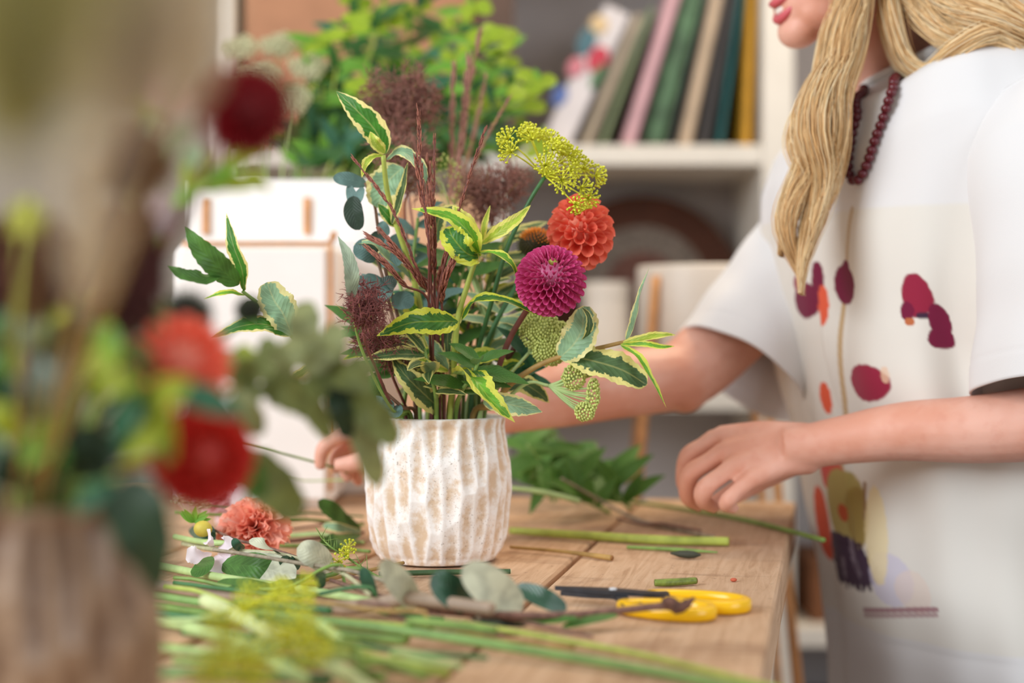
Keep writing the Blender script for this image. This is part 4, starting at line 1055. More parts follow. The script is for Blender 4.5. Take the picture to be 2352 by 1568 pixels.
# ---- maroon grass plumes
M_GRS = simple('grass_maroon', rgb(146, 88, 70), .7, .3, 300)
M_GRP = simple('grass_rose', rgb(164, 118, 102), .8, .25, 260)
def plume(lb, pts, d_fn, r, mat, group, spikelets=90, ext=1.0):
    o = stem_thing('grass_plume', lb, 'grass', pts, [.0012, .0012, .0009, .0006], M_STM if mat is M_GRS else M_STO, group)
    p_ = [P(*p) for p in pts]; c = spline(p_, 60); tg, N, B = frames(c)
    mb = MB()
    i0 = int(60 * (1 - ext))
    for k_ in range(spikelets):
        i = random.randint(i0, 59); a = random.uniform(0, 6.28); taper = .55 + .45 * math.sin(math.pi * min(1, (i - i0 + 4) / (63 - i0)))
        out = math.cos(a) * N[i] + math.sin(a) * B[i]
        q0 = c[i] + out * r * .15; q1 = q0 + tg[i] * r * random.uniform(2.2, 3.6) + out * r * .75 * taper
        mb.tube([q0, (q0 + q1) / 2 + out * r * .15, q1], [r * .16, r * .30, r * .05], 5, 4)
    mb.build('spikelets', mat, o); return o
GP = [((1000, 700, 1.20), (985, 560, 1.185), (968, 400, 1.18), (961, 256, 1.185), 'tall maroon grass spike standing straightest above the rosette', .0022, .62),
      ((1004, 700, 1.205), (985, 540, 1.19), (968, 440, 1.185), (957, 366, 1.185), 'thick maroon grass spike close beside the straight tall one', .0030, .85),
      ((1006, 700, 1.20), (1000, 580, 1.18), (996, 450, 1.175), (998, 322, 1.18), 'slimmest maroon grass spike among the upright ones', .0018, .8),
      ((1005, 700, 1.20), (996, 560, 1.178), (988, 460, 1.175), (984, 372, 1.18), 'short thick maroon grass spike at the heart of the fan', .0032, .85),
      ((1008, 700, 1.205), (1035, 560, 1.195), (1070, 430, 1.19), (1112, 304, 1.195), 'maroon grass spike bending away towards the fennel', .0020, .7),
      ((1000, 710, 1.20), (955, 610, 1.18), (900, 480, 1.175), (815, 368, 1.185), 'long maroon grass spike arching over the eucalyptus', .0020, .8),
      ((1000, 712, 1.195), (960, 640, 1.17), (910, 580, 1.16), (850, 545, 1.165), 'thick maroon grass spike spreading low over the round eucalyptus leaves', .0030, .8),
      ((996, 690, 1.195), (950, 620, 1.172), (905, 565, 1.165), (878, 534, 1.168), 'short maroon grass spike above the low spreading one', .0024, .75),
      ((980, 706, 1.19), (930, 655, 1.165), (890, 610, 1.155), (850, 574, 1.16), 'lowest maroon grass spike of the fan', .0026, .7),
      ((1003, 706, 1.19), (1018, 660, 1.168), (1035, 610, 1.16), (1056, 556, 1.165), 'stout dark maroon grass spike under the lime rosette', .0036, .9),
      ((1000, 706, 1.195), (1008, 650, 1.175), (1020, 600, 1.17), (1040, 540, 1.175), 'second dark maroon grass spike under the lime rosette', .0026, .9)]
for k_, (a, b_, c_, d_, lb, r, ext) in enumerate(GP):
    of = ((k_ * 3) % 11 - 5) * .0055; a = (a[0] + (k_ - 5) * 3, a[1], a[2] + of * .6); b_, c_, d_ = [(p[0], p[1], p[2] + of) for p in (b_, c_, d_)]
    plume(lb, [a, b_, c_, d_], None, r, M_GRS, 'maroon grass spikes', 110, ext)
GB = [((1030, 640, 1.33), (1035, 420, 1.40), (1038, 290, 1.42), (1042, 158, 1.43), 'rose brown grass plume standing upright behind the smoke bush', .0034),
      ((1035, 640, 1.33), (1050, 420, 1.40), (1068, 260, 1.42), (1100, 84, 1.43), 'tallest rose brown grass plume behind the fennel', .0036),
      ((1035, 640, 1.33), (1048, 430, 1.40), (1062, 300, 1.42), (1076, 140, 1.43), 'rose brown grass plume between the upright and the tallest', .0040),
      ((1038, 640, 1.33), (1060, 430, 1.40), (1090, 300, 1.42), (1116, 178, 1.43), 'rose brown grass plume leaning gently towards the books', .0026),
      ((1038, 640, 1.33), (1065, 450, 1.40), (1110, 330, 1.42), (1168, 228, 1.43), 'rose brown grass plume leaning most towards the books', .0022)]
for k_, (a, b_, c_, d_, lb, r) in enumerate(GB):
    of = (0, .03, -.03, .055, -.055)[k_]; a = (a[0] + (k_ - 2) * 5, a[1], a[2] + of * .6); b_, c_, d_ = [(p[0], p[1], p[2] + of) for p in (b_, c_, d_)]
    plume(lb, [a, b_, c_, d_], None, r, M_GRP, 'rose brown grass plumes', 130, .75)

# ---- fennel umbel
FEN = simple('fennel_yellow', rgb(214, 216, 52), .5, .12, 200)
def umbellet(parent, hub, c, r, n=30, name='umbellet', axis=None, ml=None, bs=1.0):
    """one small umbel: a ray, fine stalks and buds, all one part"""
    mb = MB(); hub = Vector(hub); c = Vector(c); ax = (c - hub).normalized() if axis is None else Vector(axis).normalized()
    o_ = c - ax * r * .9
    mb.tube([hub, hub.lerp(o_, .5) + Vector((0, 0, .001)), o_], [.0009, .0007, .0006], 5, 8)
    x = ax.orthogonal().normalized(); y = ax.cross(x)
    for k_ in range(n):
        q_ = (k_ + .5) / n; th_ = math.acos(1 - q_ * .92); ph = k_ * 2.39996
        dr = ax * math.cos(th_) + (x * math.cos(ph) + y * math.sin(ph)) * math.sin(th_)
        e = o_ + dr * r * random.uniform(.88, 1.12)
        mb.tube([o_, o_.lerp(e, .55) + ax * r * .06, e], [.00028, .00028, .0003], 4, 4)
        for j in range(2):
            w_ = dr + Vector([random.uniform(-.35, .35) for _ in range(3)])
            p_ = e + w_ * r * .06 * j
            mb.tube([p_, p_ + w_.normalized() * r * .17], [.0007 * bs, .00105 * bs], 5, 3)
    return mb.build(name, ml or FEN, parent)
F = stem_thing('fennel_flower', 'yellow fennel umbel on a long green stalk above the dahlias', 'flower', [(1090, 840, 1.235), (1130, 690, 1.215), (1165, 570, 1.205), (1212, 470, 1.20), (1252, 405, 1.20)], [.0019, .002, .002, .0018], M_STD)
hub = P(1252, 404, 1.20)
for px, py, d, rp in ((1152, 306, 1.185, 25), (1158, 338, 1.175, 27), (1206, 288, 1.20, 22), (1216, 300, 1.185, 26), (1246, 300, 1.21, 24), (1266, 304, 1.195, 25), (1290, 322, 1.19, 25), (1303, 338, 1.205, 25), (1322, 346, 1.19, 25),
                      (1338, 362, 1.20, 25), (1300, 362, 1.215, 24), (1326, 386, 1.185, 24), (1253, 374, 1.165, 24), (1300, 416, 1.165, 28), (1358, 384, 1.205, 24), (1388, 404, 1.20, 24), (1352, 436, 1.18, 24), (1366, 464, 1.185, 24), (1330, 478, 1.165, 20), (1275, 330, 1.175, 22)):
    umbellet(F, hub, P(px, py, d), rp * d / FPX)

# ---- dahlias, cone flower
def petal_mesh(name, mat, wid, curl, tip=.5, n=7, m=7):
    """a cupped petal of length 1 along +Z, its hollow towards +Y"""
    g = np.zeros((n, m, 3)); uv = np.zeros((n, m, 2))
    for i in range(n):
        v = i / (n - 1); w_ = wid * (.40 + .60 * math.sin(math.pi * .5 * min(1, v * 1.25))) * (1.0 if v < .8 else 1 - (v - .8) * .9)
        for j in range(m):
            u = 2 * j / (m - 1) - 1; a = u * curl * (1 - .25 * v)
            g[i, j] = (w_ * math.sin(a) / max(curl, .3), w_ * (1 - math.cos(a)) / max(curl, .3) * .9 - .10 * v * v * 0, v * (1 - .15 * u * u * v))
            uv[i, j] = (j / (m - 1), v)
    mb = MB(); mb.grid(g, uv); return mb.mesh(name, mat)
def petal_mat(name, base, tip, edge, rough=.5, trans=.25):
    base = tuple(.35 * x + .65 * y for x, y in zip(base, tip))
    t = NT(name); tc = t.new('ShaderNodeTexCoord'); sp = t.new('ShaderNodeSeparateXYZ'); t.t.links.new(tc.outputs['UV'], sp.inputs[0])
    u = t.math('ABSOLUTE', t.math('SUBTRACT', t.math('MULTIPLY', sp.outputs[0], 2.0), 1.0))
    c = t.mix(t.step(sp.outputs[1], .35, 1.0), base, tip)
    c = t.mix(t.math('MULTIPLY', t.step(u, .6, 1.0), .6), c, edge)
    c = t.mix(t.math('MULTIPLY', t.step(t.noise(150, 2, .5, t.objco()), .4, .7), .2), c, base)
    t.col(c); t.rough(rough); t.translucent(c, trans); return t.m
MP_MAG = petal_mat('petal_magenta', rgb(176, 26, 92), rgb(218, 80, 142), rgb(242, 160, 196))
MP_COR = petal_mat('petal_coral', rgb(226, 78, 60), rgb(248, 132, 106), rgb(255, 176, 150))
MP_RED = petal_mat('petal_red', rgb(150, 22, 18), rgb(196, 44, 34), rgb(214, 70, 52))
MP_DRD = petal_mat('petal_dark_red', rgb(84, 8, 16), rgb(136, 14, 24), rgb(160, 30, 36))
MP_CAR = petal_mat('petal_carnation', rgb(236, 124, 102), rgb(250, 168, 142), rgb(255, 216, 200), .6, .3)
def dahlia(name, lb, stem_px, stem_r, stem_mat, centre, axis, R, N_, pm, length, wide, tilt, sy=1.0, group=None, vase_start=True, parent=None, minth=0.0):
    """petals set on a golden spiral around a ball"""
    o = parent or stem_thing(name, lb, 'flower', stem_px, stem_r, stem_mat, group, vase_start)
    ax = Vector(axis).normalized(); x = ax.orthogonal().normalized(); y = ax.cross(x); c = Vector(centre)
    mb = MB(); mb.ell(c, (R * .56,) * 3, None, 14, 9); mb.build('heart', pm.materials[0], o)
    for k_ in range(N_):
        q_ = (k_ + .5) / N_; th_ = minth + math.acos(1 - 1.86 * q_) * (1 - minth / 3); ph = k_ * 2.39996
        rd = x * math.cos(ph) + y * math.sin(ph)
        n_ = ax * math.cos(th_) + rd * math.sin(th_)
        inward = (ax * math.sin(th_) - rd * math.cos(th_))        # towards the flower's eye
        s_ = (.52 + .48 * ss(th_, .1, 1.2)) * random.uniform(.92, 1.08)
        L_ = length * R * s_
        nz = (n_ + inward * tilt * ss(th_, 2.9, .3)).normalized()
        pos = c + n_ * (R - L_ * .92)
        pos = c + (pos - c) * 1.0
        inst('petal', pm, o, pos, nz, inward, (wide * R * s_, wide * R * s_, L_))
    return o
pm_pom = petal_mesh('petal', MP_MAG, .5, 2.65)
pm_cor = petal_mesh('petal', MP_COR, .5, 2.45)
dM = P(1265, 645, 1.155)
dahlia('pompom_dahlia', 'magenta pompom dahlia with tightly rolled petals', [(1120, 920, 1.235), (1165, 790, 1.21), (1215, 705, 1.19), (1245, 670, 1.175)], [.0024, .0026, .0024], M_STM, dM, (.06, -.72, .62), .0285, 240, pm_pom, .48, .52, .03)
mb = MB(); o = [o_ for o_ in bpy.data.objects if o_.get('label', '').startswith('magenta pompom')][0]
mb.ell(dM + Vector((.06, -.72, .62)).normalized() * .0225, (.0038, .0038, .0030), None, 10, 7); mb.build('eye', simple('dahlia_eye', rgb(168, 170, 70), .6, .3, 300), o)
dC = P(1334, 548, 1.215)
dahlia('coral_dahlia', 'coral orange ball dahlia with large cupped petals', [(1110, 930, 1.25), (1180, 800, 1.245), (1260, 690, 1.24), (1315, 600, 1.235)], [.0024, .0026, .0024], M_STM, dC + Vector((0, 0, .004)), (-.3, -.62, .72), .0285, 92, pm_cor, .58, .98, .05)
o = [o_ for o_ in bpy.data.objects if o_.get('label', '').startswith('coral orange ball')][0]
for ch in o.children:                                        # the ball is taller than wide
    if ch.name.startswith('petal') or ch.name.startswith('heart'):
        if ch.name.startswith('petal'):
            m4 = ch.matrix_basis.copy(); p_ = m4.translation + wloc(o); rel = p_ - dC; p_ = dC + Vector((rel.x * .98, rel.y, rel.z * 1.26)); m4.translation = p_ - wloc(o); ch.matrix_basis = m4
E = stem_thing('cone_flower', 'orange and dark green cone flower head between the dahlias', 'flower', [(1080, 910, 1.25), (1130, 760, 1.235), (1190, 650, 1.25), (1225, 590, 1.268)], [.0022, .0022, .002], M_STD)
ec = P(1232, 562, 1.268); eax = Vector((.12, -.35, .93)).normalized(); ex_ = eax.orthogonal().normalized(); ey_ = eax.cross(ex_)
m1, m2, m3 = MB(), MB(), MB()
m3.ell(ec, (.0155, .0155, .0120), None, 16, 10); m3.build('core', simple('cone_core', rgb(50, 44, 18), .8, .2, 200), E)
for k_ in range(300):
    q_ = (k_ + .5) / 300; th_ = math.acos(1 - 1.5 * q_); ph = k_ * 2.39996
    n_ = eax * math.cos(th_) * .86 + (ex_ * math.cos(ph) + ey_ * math.sin(ph)) * math.sin(th_)
    tgt = m1 if th_ < 1.12 else m2
    p_ = ec + n_ * .0135; tgt.tube([p_, p_ + n_ * .0050], [.0008, .00035], 4, 3)
m1.build('orange_bristles', simple('cone_orange', rgb(224, 132, 30), .6, .2, 200), E)
m2.build('green_bristles', simple('cone_green', rgb(70, 70, 24), .7, .3, 200), E)

# ---- smoke bush plumes
M_SMK = simple('smoke_bush_haze', rgb(150, 104, 92), .9, .3, 200)
M_SMD = simple('smoke_bush_dark', rgb(130, 74, 70), .9, .3, 200)
def smoke(lb, stem_px, c, rx, ry, rz, n, mat, thick=.00022, vase_start=True, twig=True, sm=None, cat='foliage', group=None):
    o = stem_thing('smoke_bush_plume', lb, cat, stem_px, [.0016, .0014, .001], sm or M_STM, group, vase_start)
    mb = MB(); c = Vector(c); sub_ = RNG.uniform(-.55, .55, (6, 3))
    for k_ in range(n):
        a = RNG.normal(size=3); a /= np.linalg.norm(a); rr = RNG.uniform(.05, 1) ** .6
        p_ = np.array(c) + sub_[k_ % 6] * np.array((rx, ry, rz)) + a * rr * np.array((rx, ry, rz)) * .62
        for j in range(3):
            d_ = a * .5 + RNG.normal(size=3) * .6; d_ /= np.linalg.norm(d_)
            L_ = RNG.uniform(.10, .26) * (rx + rz) * .5 + .002
            mb.tube([p_, p_ + d_ * L_ * .5 + RNG.normal(size=3) * L_ * .08, p_ + d_ * L_], [thick * 1.3, thick, thick * .5], 3, 4, None, False)
    mb.build('haze', mat, o)
    if twig:
        mb = MB()
        for k_ in range(14):
            a = RNG.normal(size=3); a /= np.linalg.norm(a)
            e = np.array(c) + a * np.array((rx, ry, rz)) * .8; s0 = np.array(P(*stem_px[-1]))
            mb.tube([s0, (s0 + e) / 2 + RNG.normal(size=3) * .002, e], [.0006, .0004, .0002], 4, 6)
        mb.build('twigs', M_STO, o)
    return o
smoke('maroon smoke bush plume rising behind the tall variegated leaf', [(990, 800, 1.27), (960, 600, 1.32), (935, 420, 1.36), (925, 300, 1.37)], P(922, 235, 1.37), .036, .03, .040, 800, M_SMK, .00042)
smoke('maroon smoke bush plume between the fennel and the lime rosette', [(1060, 830, 1.27), (1100, 640, 1.31), (1130, 520, 1.33), (1135, 480, 1.335)], P(1135, 440, 1.335), .034, .028, .030, 620, M_SMK, .00040)
smoke('lower haze of maroon smoke bush below the tall plume', [(985, 800, 1.27), (945, 620, 1.31), (930, 490, 1.31), (935, 440, 1.30)], P(930, 382, 1.295), .030, .026, .030, 380, M_SMK, .00040)
smoke('dark maroon smoke bush tuft sticking out towards the white box', [(900, 930, 1.19), (865, 850, 1.16), (840, 790, 1.14), (832, 745, 1.13)], P(825, 715, 1.125), .025, .02, .024, 560, M_SMD, .00028)
smoke('dark maroon smoke bush haze deep behind the broad yellow edged leaf', [(930, 930, 1.22), (900, 860, 1.20), (885, 800, 1.20)], P(895, 790, 1.19), .028, .024, .026, 420, M_SMD, .00030)

# ---- green bud clusters (sedum)
M_BUD = simple('sedum_bud', rgb(196, 206, 116), .5, .2, 200)
me_bud = None
def sedum(lb, stem_px, heads):
    o = stem_thing('sedum_sprig', lb, 'flower', stem_px, [.0020, .0018, .0014], M_STP)
    s0 = P(*stem_px[-1])
    for (px, py, d, rx, rz, n) in heads:
        c = P(px, py, d); mb = MB(); k2 = d / FPX
        for k_ in range(n):
            q_ = (k_ + .5) / n; th_ = math.acos(1 - 1.7 * q_); ph = k_ * 2.39996
            n_ = Vector((math.sin(th_) * math.cos(ph), -math.cos(th_) * .55 + math.sin(th_) * math.sin(ph) * .5, math.sin(th_) * math.sin(ph) * .8 + .45 * math.cos(th_)))
            p_ = c + Vector((n_.x * rx * k2, n_.y * rx * k2, n_.z * rz * k2)) * random.uniform(.9, 1.08)
            mb.ell(p_, (.00125, .00125, .0013), None, 5, 4)
        if n >= 250: mb.ell(c, (rx * k2 * .8, rx * k2 * .5, rz * k2 * .72), None, 12, 8)
        h = mb.build('bud_head', M_BUD, o)
        mb = MB()
        for k_ in range(7):
            e = c + Vector((random.uniform(-.6, .6) * rx * k2, 0, random.uniform(-.6, .5) * rz * k2)); mb.tube([s0, s0.lerp(e, .5) + Vector((0, 0, -.002)), e], [.0011, .0007, .0005], 5, 6)
        mb.build('stalk', M_STP, h)
sedum('pale green sedum head under the magenta dahlia', [(1120, 920, 1.23), (1170, 860, 1.225), (1215, 810, 1.22)], [(1238, 755, 1.215, 44, 50, 420), (1262, 800, 1.21, 38, 42, 300), (1285, 765, 1.225, 22, 30, 140)])
sedum('loose green sedum sprig drooping over the vase rim towards the arm', [(1140, 935, 1.215), (1210, 880, 1.20), (1260, 885, 1.195)], [(1318, 866, 1.19, 26, 30, 130), (1362, 905, 1.185, 14, 40, 90), (1342, 945, 1.18, 22, 22, 90), (1345, 846, 1.20, 20, 22, 80)])
sedum('small yellow green sedum buds behind the lime leaves', [(1080, 900, 1.24), (1100, 820, 1.245), (1130, 760, 1.25)], [(1085, 620, 1.30, 30, 36, 60), (1020, 420, 1.33, 40, 70, 70)])

# ---- the filler leaves are set last, each turned to where there is room
CROWD = Room4Leaves()
for o in list(bpy.data.objects):
    if o.type == 'MESH' and o.parent is not None and o.data and not o.name.startswith(('haze', 'plank', 'body', 'hair', 'shirt', 'sleeve')):
        w_ = wloc(o); r0 = o
        while r0.parent is not None: r0 = r0.parent
        if r0.get('category') in ('foliage', 'flower', 'grass') and (Vector(r0.location) - VC).length < .1: CROWD.add(o)
CROWD.add(vase)
FS = []
for p0, p1, p2, mt, lb in FILL:
    o = stem_thing('filler_foliage', lb, 'foliage', [p0, p1, p2], [.0018, .002, .0014], M_STG); CROWD.add(o.children[0]); FS.append(o)
for o, (p0, p1, p2, mt, lb) in zip(FS, FILL):
    me = unit_leaf('leaf', mt, prof_ovate, .5, .15, .18, .1, 12, 7)
    c = spline([P(*p0), P(*p1), P(*p2)], 12)
    for k_ in range(13):
        q_ = c[min(11, k_)]
        def gen():
            a = k_ * 2.4 + random.uniform(-1.6, 1.6)
            return Vector((math.cos(a), .55 * math.sin(a), random.uniform(.0, .9))), (random.uniform(-.3, .3), -.7, .7), random.uniform(.028, .050)
        CROWD.leaf('leaf', me, o, q_, gen, 22)

# ================================================================== green bunch in the planter box
me_g1 = unit_leaf('leaf', ML_BG, prof_ovate, .52, .14, .16, .08, 9, 5)
me_g2 = unit_leaf('leaf', ML_BT, prof_ovate, .5, .18, .16, .08, 9, 5)
me_br = unit_leaf('bract', leaf_mat('bract_lime', rgb(158, 186, 44), rgb(180, 200, 60), rgb(152, 178, 60), .95, .2, .5, .1, .3), prof_round, .9, .10, .12, 0, 9, 5)
me_gd = unit_leaf('leaf', leaf_mat('leaf_deep_green', rgb(56, 104, 44), rgb(84, 132, 56), rgb(90, 130, 74), .93, .25, .5, .2, .25), prof_ovate, .55, .14, .16, .08, 9, 5)
SLOTS_P = []
GREEN = Room4Leaves()
for ch in pb.children: GREEN.add(ch)
def free_box(x):
    """a free place in the planter close to x"""
    for k_ in range(600):
        cx_ = min(max(x + random.uniform(-1, 1) * (.012 + .0006 * k_), px0_ + .014), px1_ - .014); cy_ = random.uniform(PD + .016, PD + pdp - .016)
        if all(math.hypot(cx_ - a, cy_ - b_) > .0056 for a, b_ in SLOTS_P): break
    SLOTS_P.append((cx_, cy_)); return cx_, cy_
def green_stem(px, py, bx, d, kind, nleaf, label, group, leaf_len=(.030, .050), spread=1.0, bracts=True):
    e = P(px, py, d); sl = free_box(sx(bx, PD + .05))
    base = Vector((sl[0], sl[1], pz0 + .0095)); rim = Vector((sl[0], sl[1], pz1 + .002))
    rim.x = min(max(rim.x, px0_ + .012), px1_ - .012)
    mid = rim.lerp(e, .5) + Vector((random.uniform(-.008, .008), 0, .010))
    o = thing('euphorbia_stem', label, 'foliage', base, group)
    mb = MB(); mb.tube([base, rim, mid, e], [.0018, .0018, .0016, .0011], 6, 16); mb.build('stem', M_STL if random.random() < .4 else M_STG, o)
    c = [q_ for q_ in spline([base, rim, mid, e], 60) if q_[2] > pz1 + .016]
    GREEN.add(o.children[0])
    for k_ in range(nleaf):
        q_ = c[min(len(c) - 1, int(len(c) * (.06 + .92 * k_ / nleaf)))]
        def gen():
            a = k_ * 2.4 + random.uniform(-1.2, 1.2); dr = Vector((math.cos(a), .55 * math.sin(a), random.uniform(-.35, .75)))
            if q_[2] < pz1 + .05: dr.z = abs(dr.z) + .35
            return dr, (random.uniform(-.4, .4), -1, random.uniform(.1, .7)), random.uniform(*leaf_len) * spread
        GREEN.leaf('leaf', lambda: random.choice(kind), o, q_, gen, 9)
    if bracts:
        for k_ in range(7):
            p_ = e + Vector((random.uniform(-.01, .01), random.uniform(-.008, .008), random.uniform(-.014, .006)))
            def gen():
                a = k_ * 2.4 + random.uniform(-.9, .9)
                return Vector((math.cos(a), -.25 + .5 * math.sin(a), .75 * math.sin(a) + .15)), (random.uniform(-.3, .3), -1, .45), random.uniform(.017, .028)
            GREEN.leaf('bract', me_br if k_ < 6 else me_g1, o, p_, gen, 7)
    return o
GR_ = 'green euphorbia stems in the planter box'
tops = [(690, 330, 700), (740, 95, 720), (712, 205, 700), (790, 60, 740), (820, -20, 760), (870, 40, 780), (900, -60, 790), (950, 20, 800), (985, -40, 820), (1030, 60, 830), (1045, 130, 840), (1080, 10, 840),
        (1110, 90, 850), (1160, 90, 860), (1170, 150, 860), (1220, 190, 870), (1200, 250, 860), (1150, 330, 850), (1090, 240, 840), (1010, 200, 820), (900, 150, 780), (830, 190, 750), (780, 300, 730), (860, 330, 770),
        (960, 130, 800), (1240, 330, 880), (1130, 200, 850), (760, 180, 720)]
for k_, (px, py, bx) in enumerate(tops):
    green_stem(px, py, bx, PD + random.uniform(-.05, .22), [me_g1, me_g2, me_gd, me_gd], 18, 'leafy green euphorbia stem with lime bracts in the white planter box', GR_, (.028, .050))
for k_, (px, py, bx) in enumerate([(700, 300, 690), (760, 340, 720), (820, 280, 745), (880, 250, 775), (950, 260, 800), (1020, 300, 825), (1080, 350, 840), (1140, 270, 855), (1190, 340, 870), (930, 380, 795), (1000, 390, 820), (850, 390, 760)]):
    green_stem(px, py, bx, PD + random.uniform(-.02, .16), [me_g2, me_gd, me_gd, me_g1], 14, 'short blue green stem filling the white planter box', 'short green stems in the planter box', (.030, .052), 1.0, False)
# pale lace flower heads at the left of the planter
M_LACE = simple('lace_flower', rgb(206, 206, 168), .7, .12, 200)
for k_, (px, py, bx) in enumerate([(548, 108, 590), (640, 100, 630), (596, 172, 612), (706, 150, 655), (528, 214, 585), (668, 226, 645)]):
    sl = free_box(sx(bx, PD + .05)); base = Vector((sl[0], sl[1], pz0 + .0095)); e = P(px, py + 22, PD + (.03, .10, -.02, .05, .12, -.01)[k_])
    o = thing('lace_flower', 'creamy green lace flower head rising from the planter box beside the euphorbia', 'flower', base, 'lace flowers in the planter box')
    mb = MB(); mb.tube([base, base.lerp(e, .5) + Vector((-.006, 0, 0)), e], [.0017, .0015, .0011], 6, 12); mb.build('stem', M_STP, o)
    for j in range(12):
        a = j * 2.4; r = .024 * math.sqrt(j / 12.0)
        c = e + Vector((r * math.cos(a), r * math.sin(a) * .55 - .004, .012 + r * math.sin(a) * .62))
        umbellet(o, e, c, .0085, 18, 'umbellet', (math.cos(a) * .4, -.7, .8), M_LACE, 2.0)

# ---- leafy branches heaped behind the vase, on the table
ML_HP = leaf_mat('leaf_heap_green', rgb(84, 130, 52), rgb(120, 158, 78), rgb(140, 170, 110), .93, .25, .5, .2, .25)
HEAP = Room4Leaves()
for ch in table.children:
    if ch.name.startswith('plank'): HEAP.add(ch)
me_hp = unit_leaf('leaf', ML_HP, prof_ovate, .5, .2, .2, .1, 10, 5)
for (a, b_, c_, nl, lb) in (((1400, 1168, 1.52), (1300, 1120, 1.505), (1210, 1020, 1.50), 24, 'leafy green branch with its tip raised behind the vase'),
                            ((1420, 1150, 1.615), (1320, 1085, 1.615), (1262, 985, 1.61), 26, 'leafy green branch leaning highest in the heap behind the vase'),
                            ((1370, 1160, 1.655), (1270, 1120, 1.66), (1150, 1080, 1.655), 18, 'leafy green branch lowest in the heap behind the vase'),
                            ((1450, 1160, 1.55), (1400, 1120, 1.552), (1368, 1020, 1.555), 20, 'leafy green branch at the wooden stand end of the heap')):
    p0 = P(*a); p0.z = TABZ + .006
    o = thing('leafy_branch', lb, 'foliage', p0, 'leafy branches heaped behind the vase')
    mb = MB(); cc_ = [p0, P(*b_), P(*c_)]; mb.tube(cc_, [.0025, .002, .0014], 6, 12); mb.build('stem', M_STG, o)
    HEAP.add(o.children[0]); c = spline(cc_, 30)
    for k_ in range(nl):
        q_ = c[min(29, int(4 + 26 * k_ / nl))]
        def gen():
            al = k_ * 2.4 + random.uniform(-1.1, 1.1); dr = Vector((math.cos(al) - .3, .7 * math.sin(al), .55 * math.sin(al * 1.7)))
            if q_[2] < TABZ + .045: dr.z = abs(dr.z) + .45
            return dr, (0, -.8, .6), random.uniform(.034, .060)
        HEAP.leaf('leaf', me_hp, o, q_, gen, 14)

# ================================================================== cut stems, twigs and flowers lying on the table
STACK = []
def rest(c, r, fixed=False):
    """lifts (or lowers) a lying stem so that it passes over (or under) the ones already there"""
    n = len(c); rr = np.interp(np.linspace(0, 1, n), np.linspace(0, 1, len(r)), r) if hasattr(r, '__len__') else np.full(n, r)
    c = np.array(c, float)
    if not fixed:
        lo = TABZ + rr + .0004; hi = np.full(n, 9.0); al = lo.copy()
        for pc_, pr in STACK:
            D = np.hypot(c[:, None, 0] - pc_[None, :, 0], c[:, None, 1] - pc_[None, :, 1]); step = np.hypot(*(pc_[1, :2] - pc_[0, :2]))
            for i in range(n):
                j = int(np.argmin(D[i]))
                if D[i, j] < rr[i] + pr[j] + max(.0012, step * .6):
                    over = pc_[j, 2] + pr[j] + rr[i] + .0002; under = pc_[j, 2] - pr[j] - rr[i] - .0002
                    al[i] = max(al[i], over)
                    if c[i, 2] < pc_[j, 2] and under >= TABZ + rr[i] + .0002: hi[i] = min(hi[i], under)
                    else: lo[i] = max(lo[i], over)
        bad = lo > hi - .0001; bad = np.array([bad[max(0, i - 4):i + 5].any() for i in range(n)]); lo = np.where(bad, al, lo); hi = np.where(bad, 9.0, hi)
        z = np.maximum(np.minimum(c[:, 2], hi), lo)
        ext = np.array([max(lo[max(0, i - 6):i + 7]) for i in range(n)]); z = np.maximum(z, np.where(hi < 8, lo, ext))
        for _ in range(36):
            zs_ = z.copy(); zs_[1:-1] = .25 * z[:-2] + .5 * z[1:-1] + .25 * z[2:]; z = np.maximum(np.minimum(zs_, np.maximum(hi, lo)), lo)
        c[:, 2] = z
    STACK.append((c, rr)); return c
def tstem(name, lb, pts, r, mat, cat='stem', group='cut stems on the table', sides=8, lift=None, cutmat=None, rough=0.0, fixed=False):
    """a stem lying on the table; pts are (px, py[, height above the table])"""
    q_ = []
    for p in pts:
        h = p[2] if len(p) > 2 else (max(r) if hasattr(r, '__len__') else r) + .0006
        q_.append(T(p[0], p[1], h))
    c = rest(spline(q_, 64), r, fixed)
    o = thing(name, lb, cat, c[0], group)
    mb = MB(); mb.tube(c, r, sides, 64, None, True, rough); mb.build('stalk', mat, o)
    q_ = [Vector(c[int(round(k_ * 63 / (len(q_) - 1)))]) for k_ in range(len(q_))] if not fixed else q_
    if cutmat is not None: q_[-2] = Vector(c[-3])
    if cutmat is not None:
        e = q_[-1]; dr = (q_[-1] - q_[-2]).normalized(); rr = r[-1] if hasattr(r, '__len__') else r
        mb = MB(); mb.tube([e - dr * .0002, e + dr * .0007], rr * .9, sides, 2); mb.build('cut_end', cutmat, o)
    return o, q_
M_CUT = simple('cut_pith', rgb(214, 206, 168), .8, .1, 200)
M_CUTB = simple('cut_brown', rgb(150, 104, 56), .8, .2, 200)
M_TWG = simple('twig_bark', rgb(126, 92, 80), .75, .3, 220, .4)
M_TWY = simple('twig_grey', rgb(150, 138, 118), .75, .25, 160, .3)

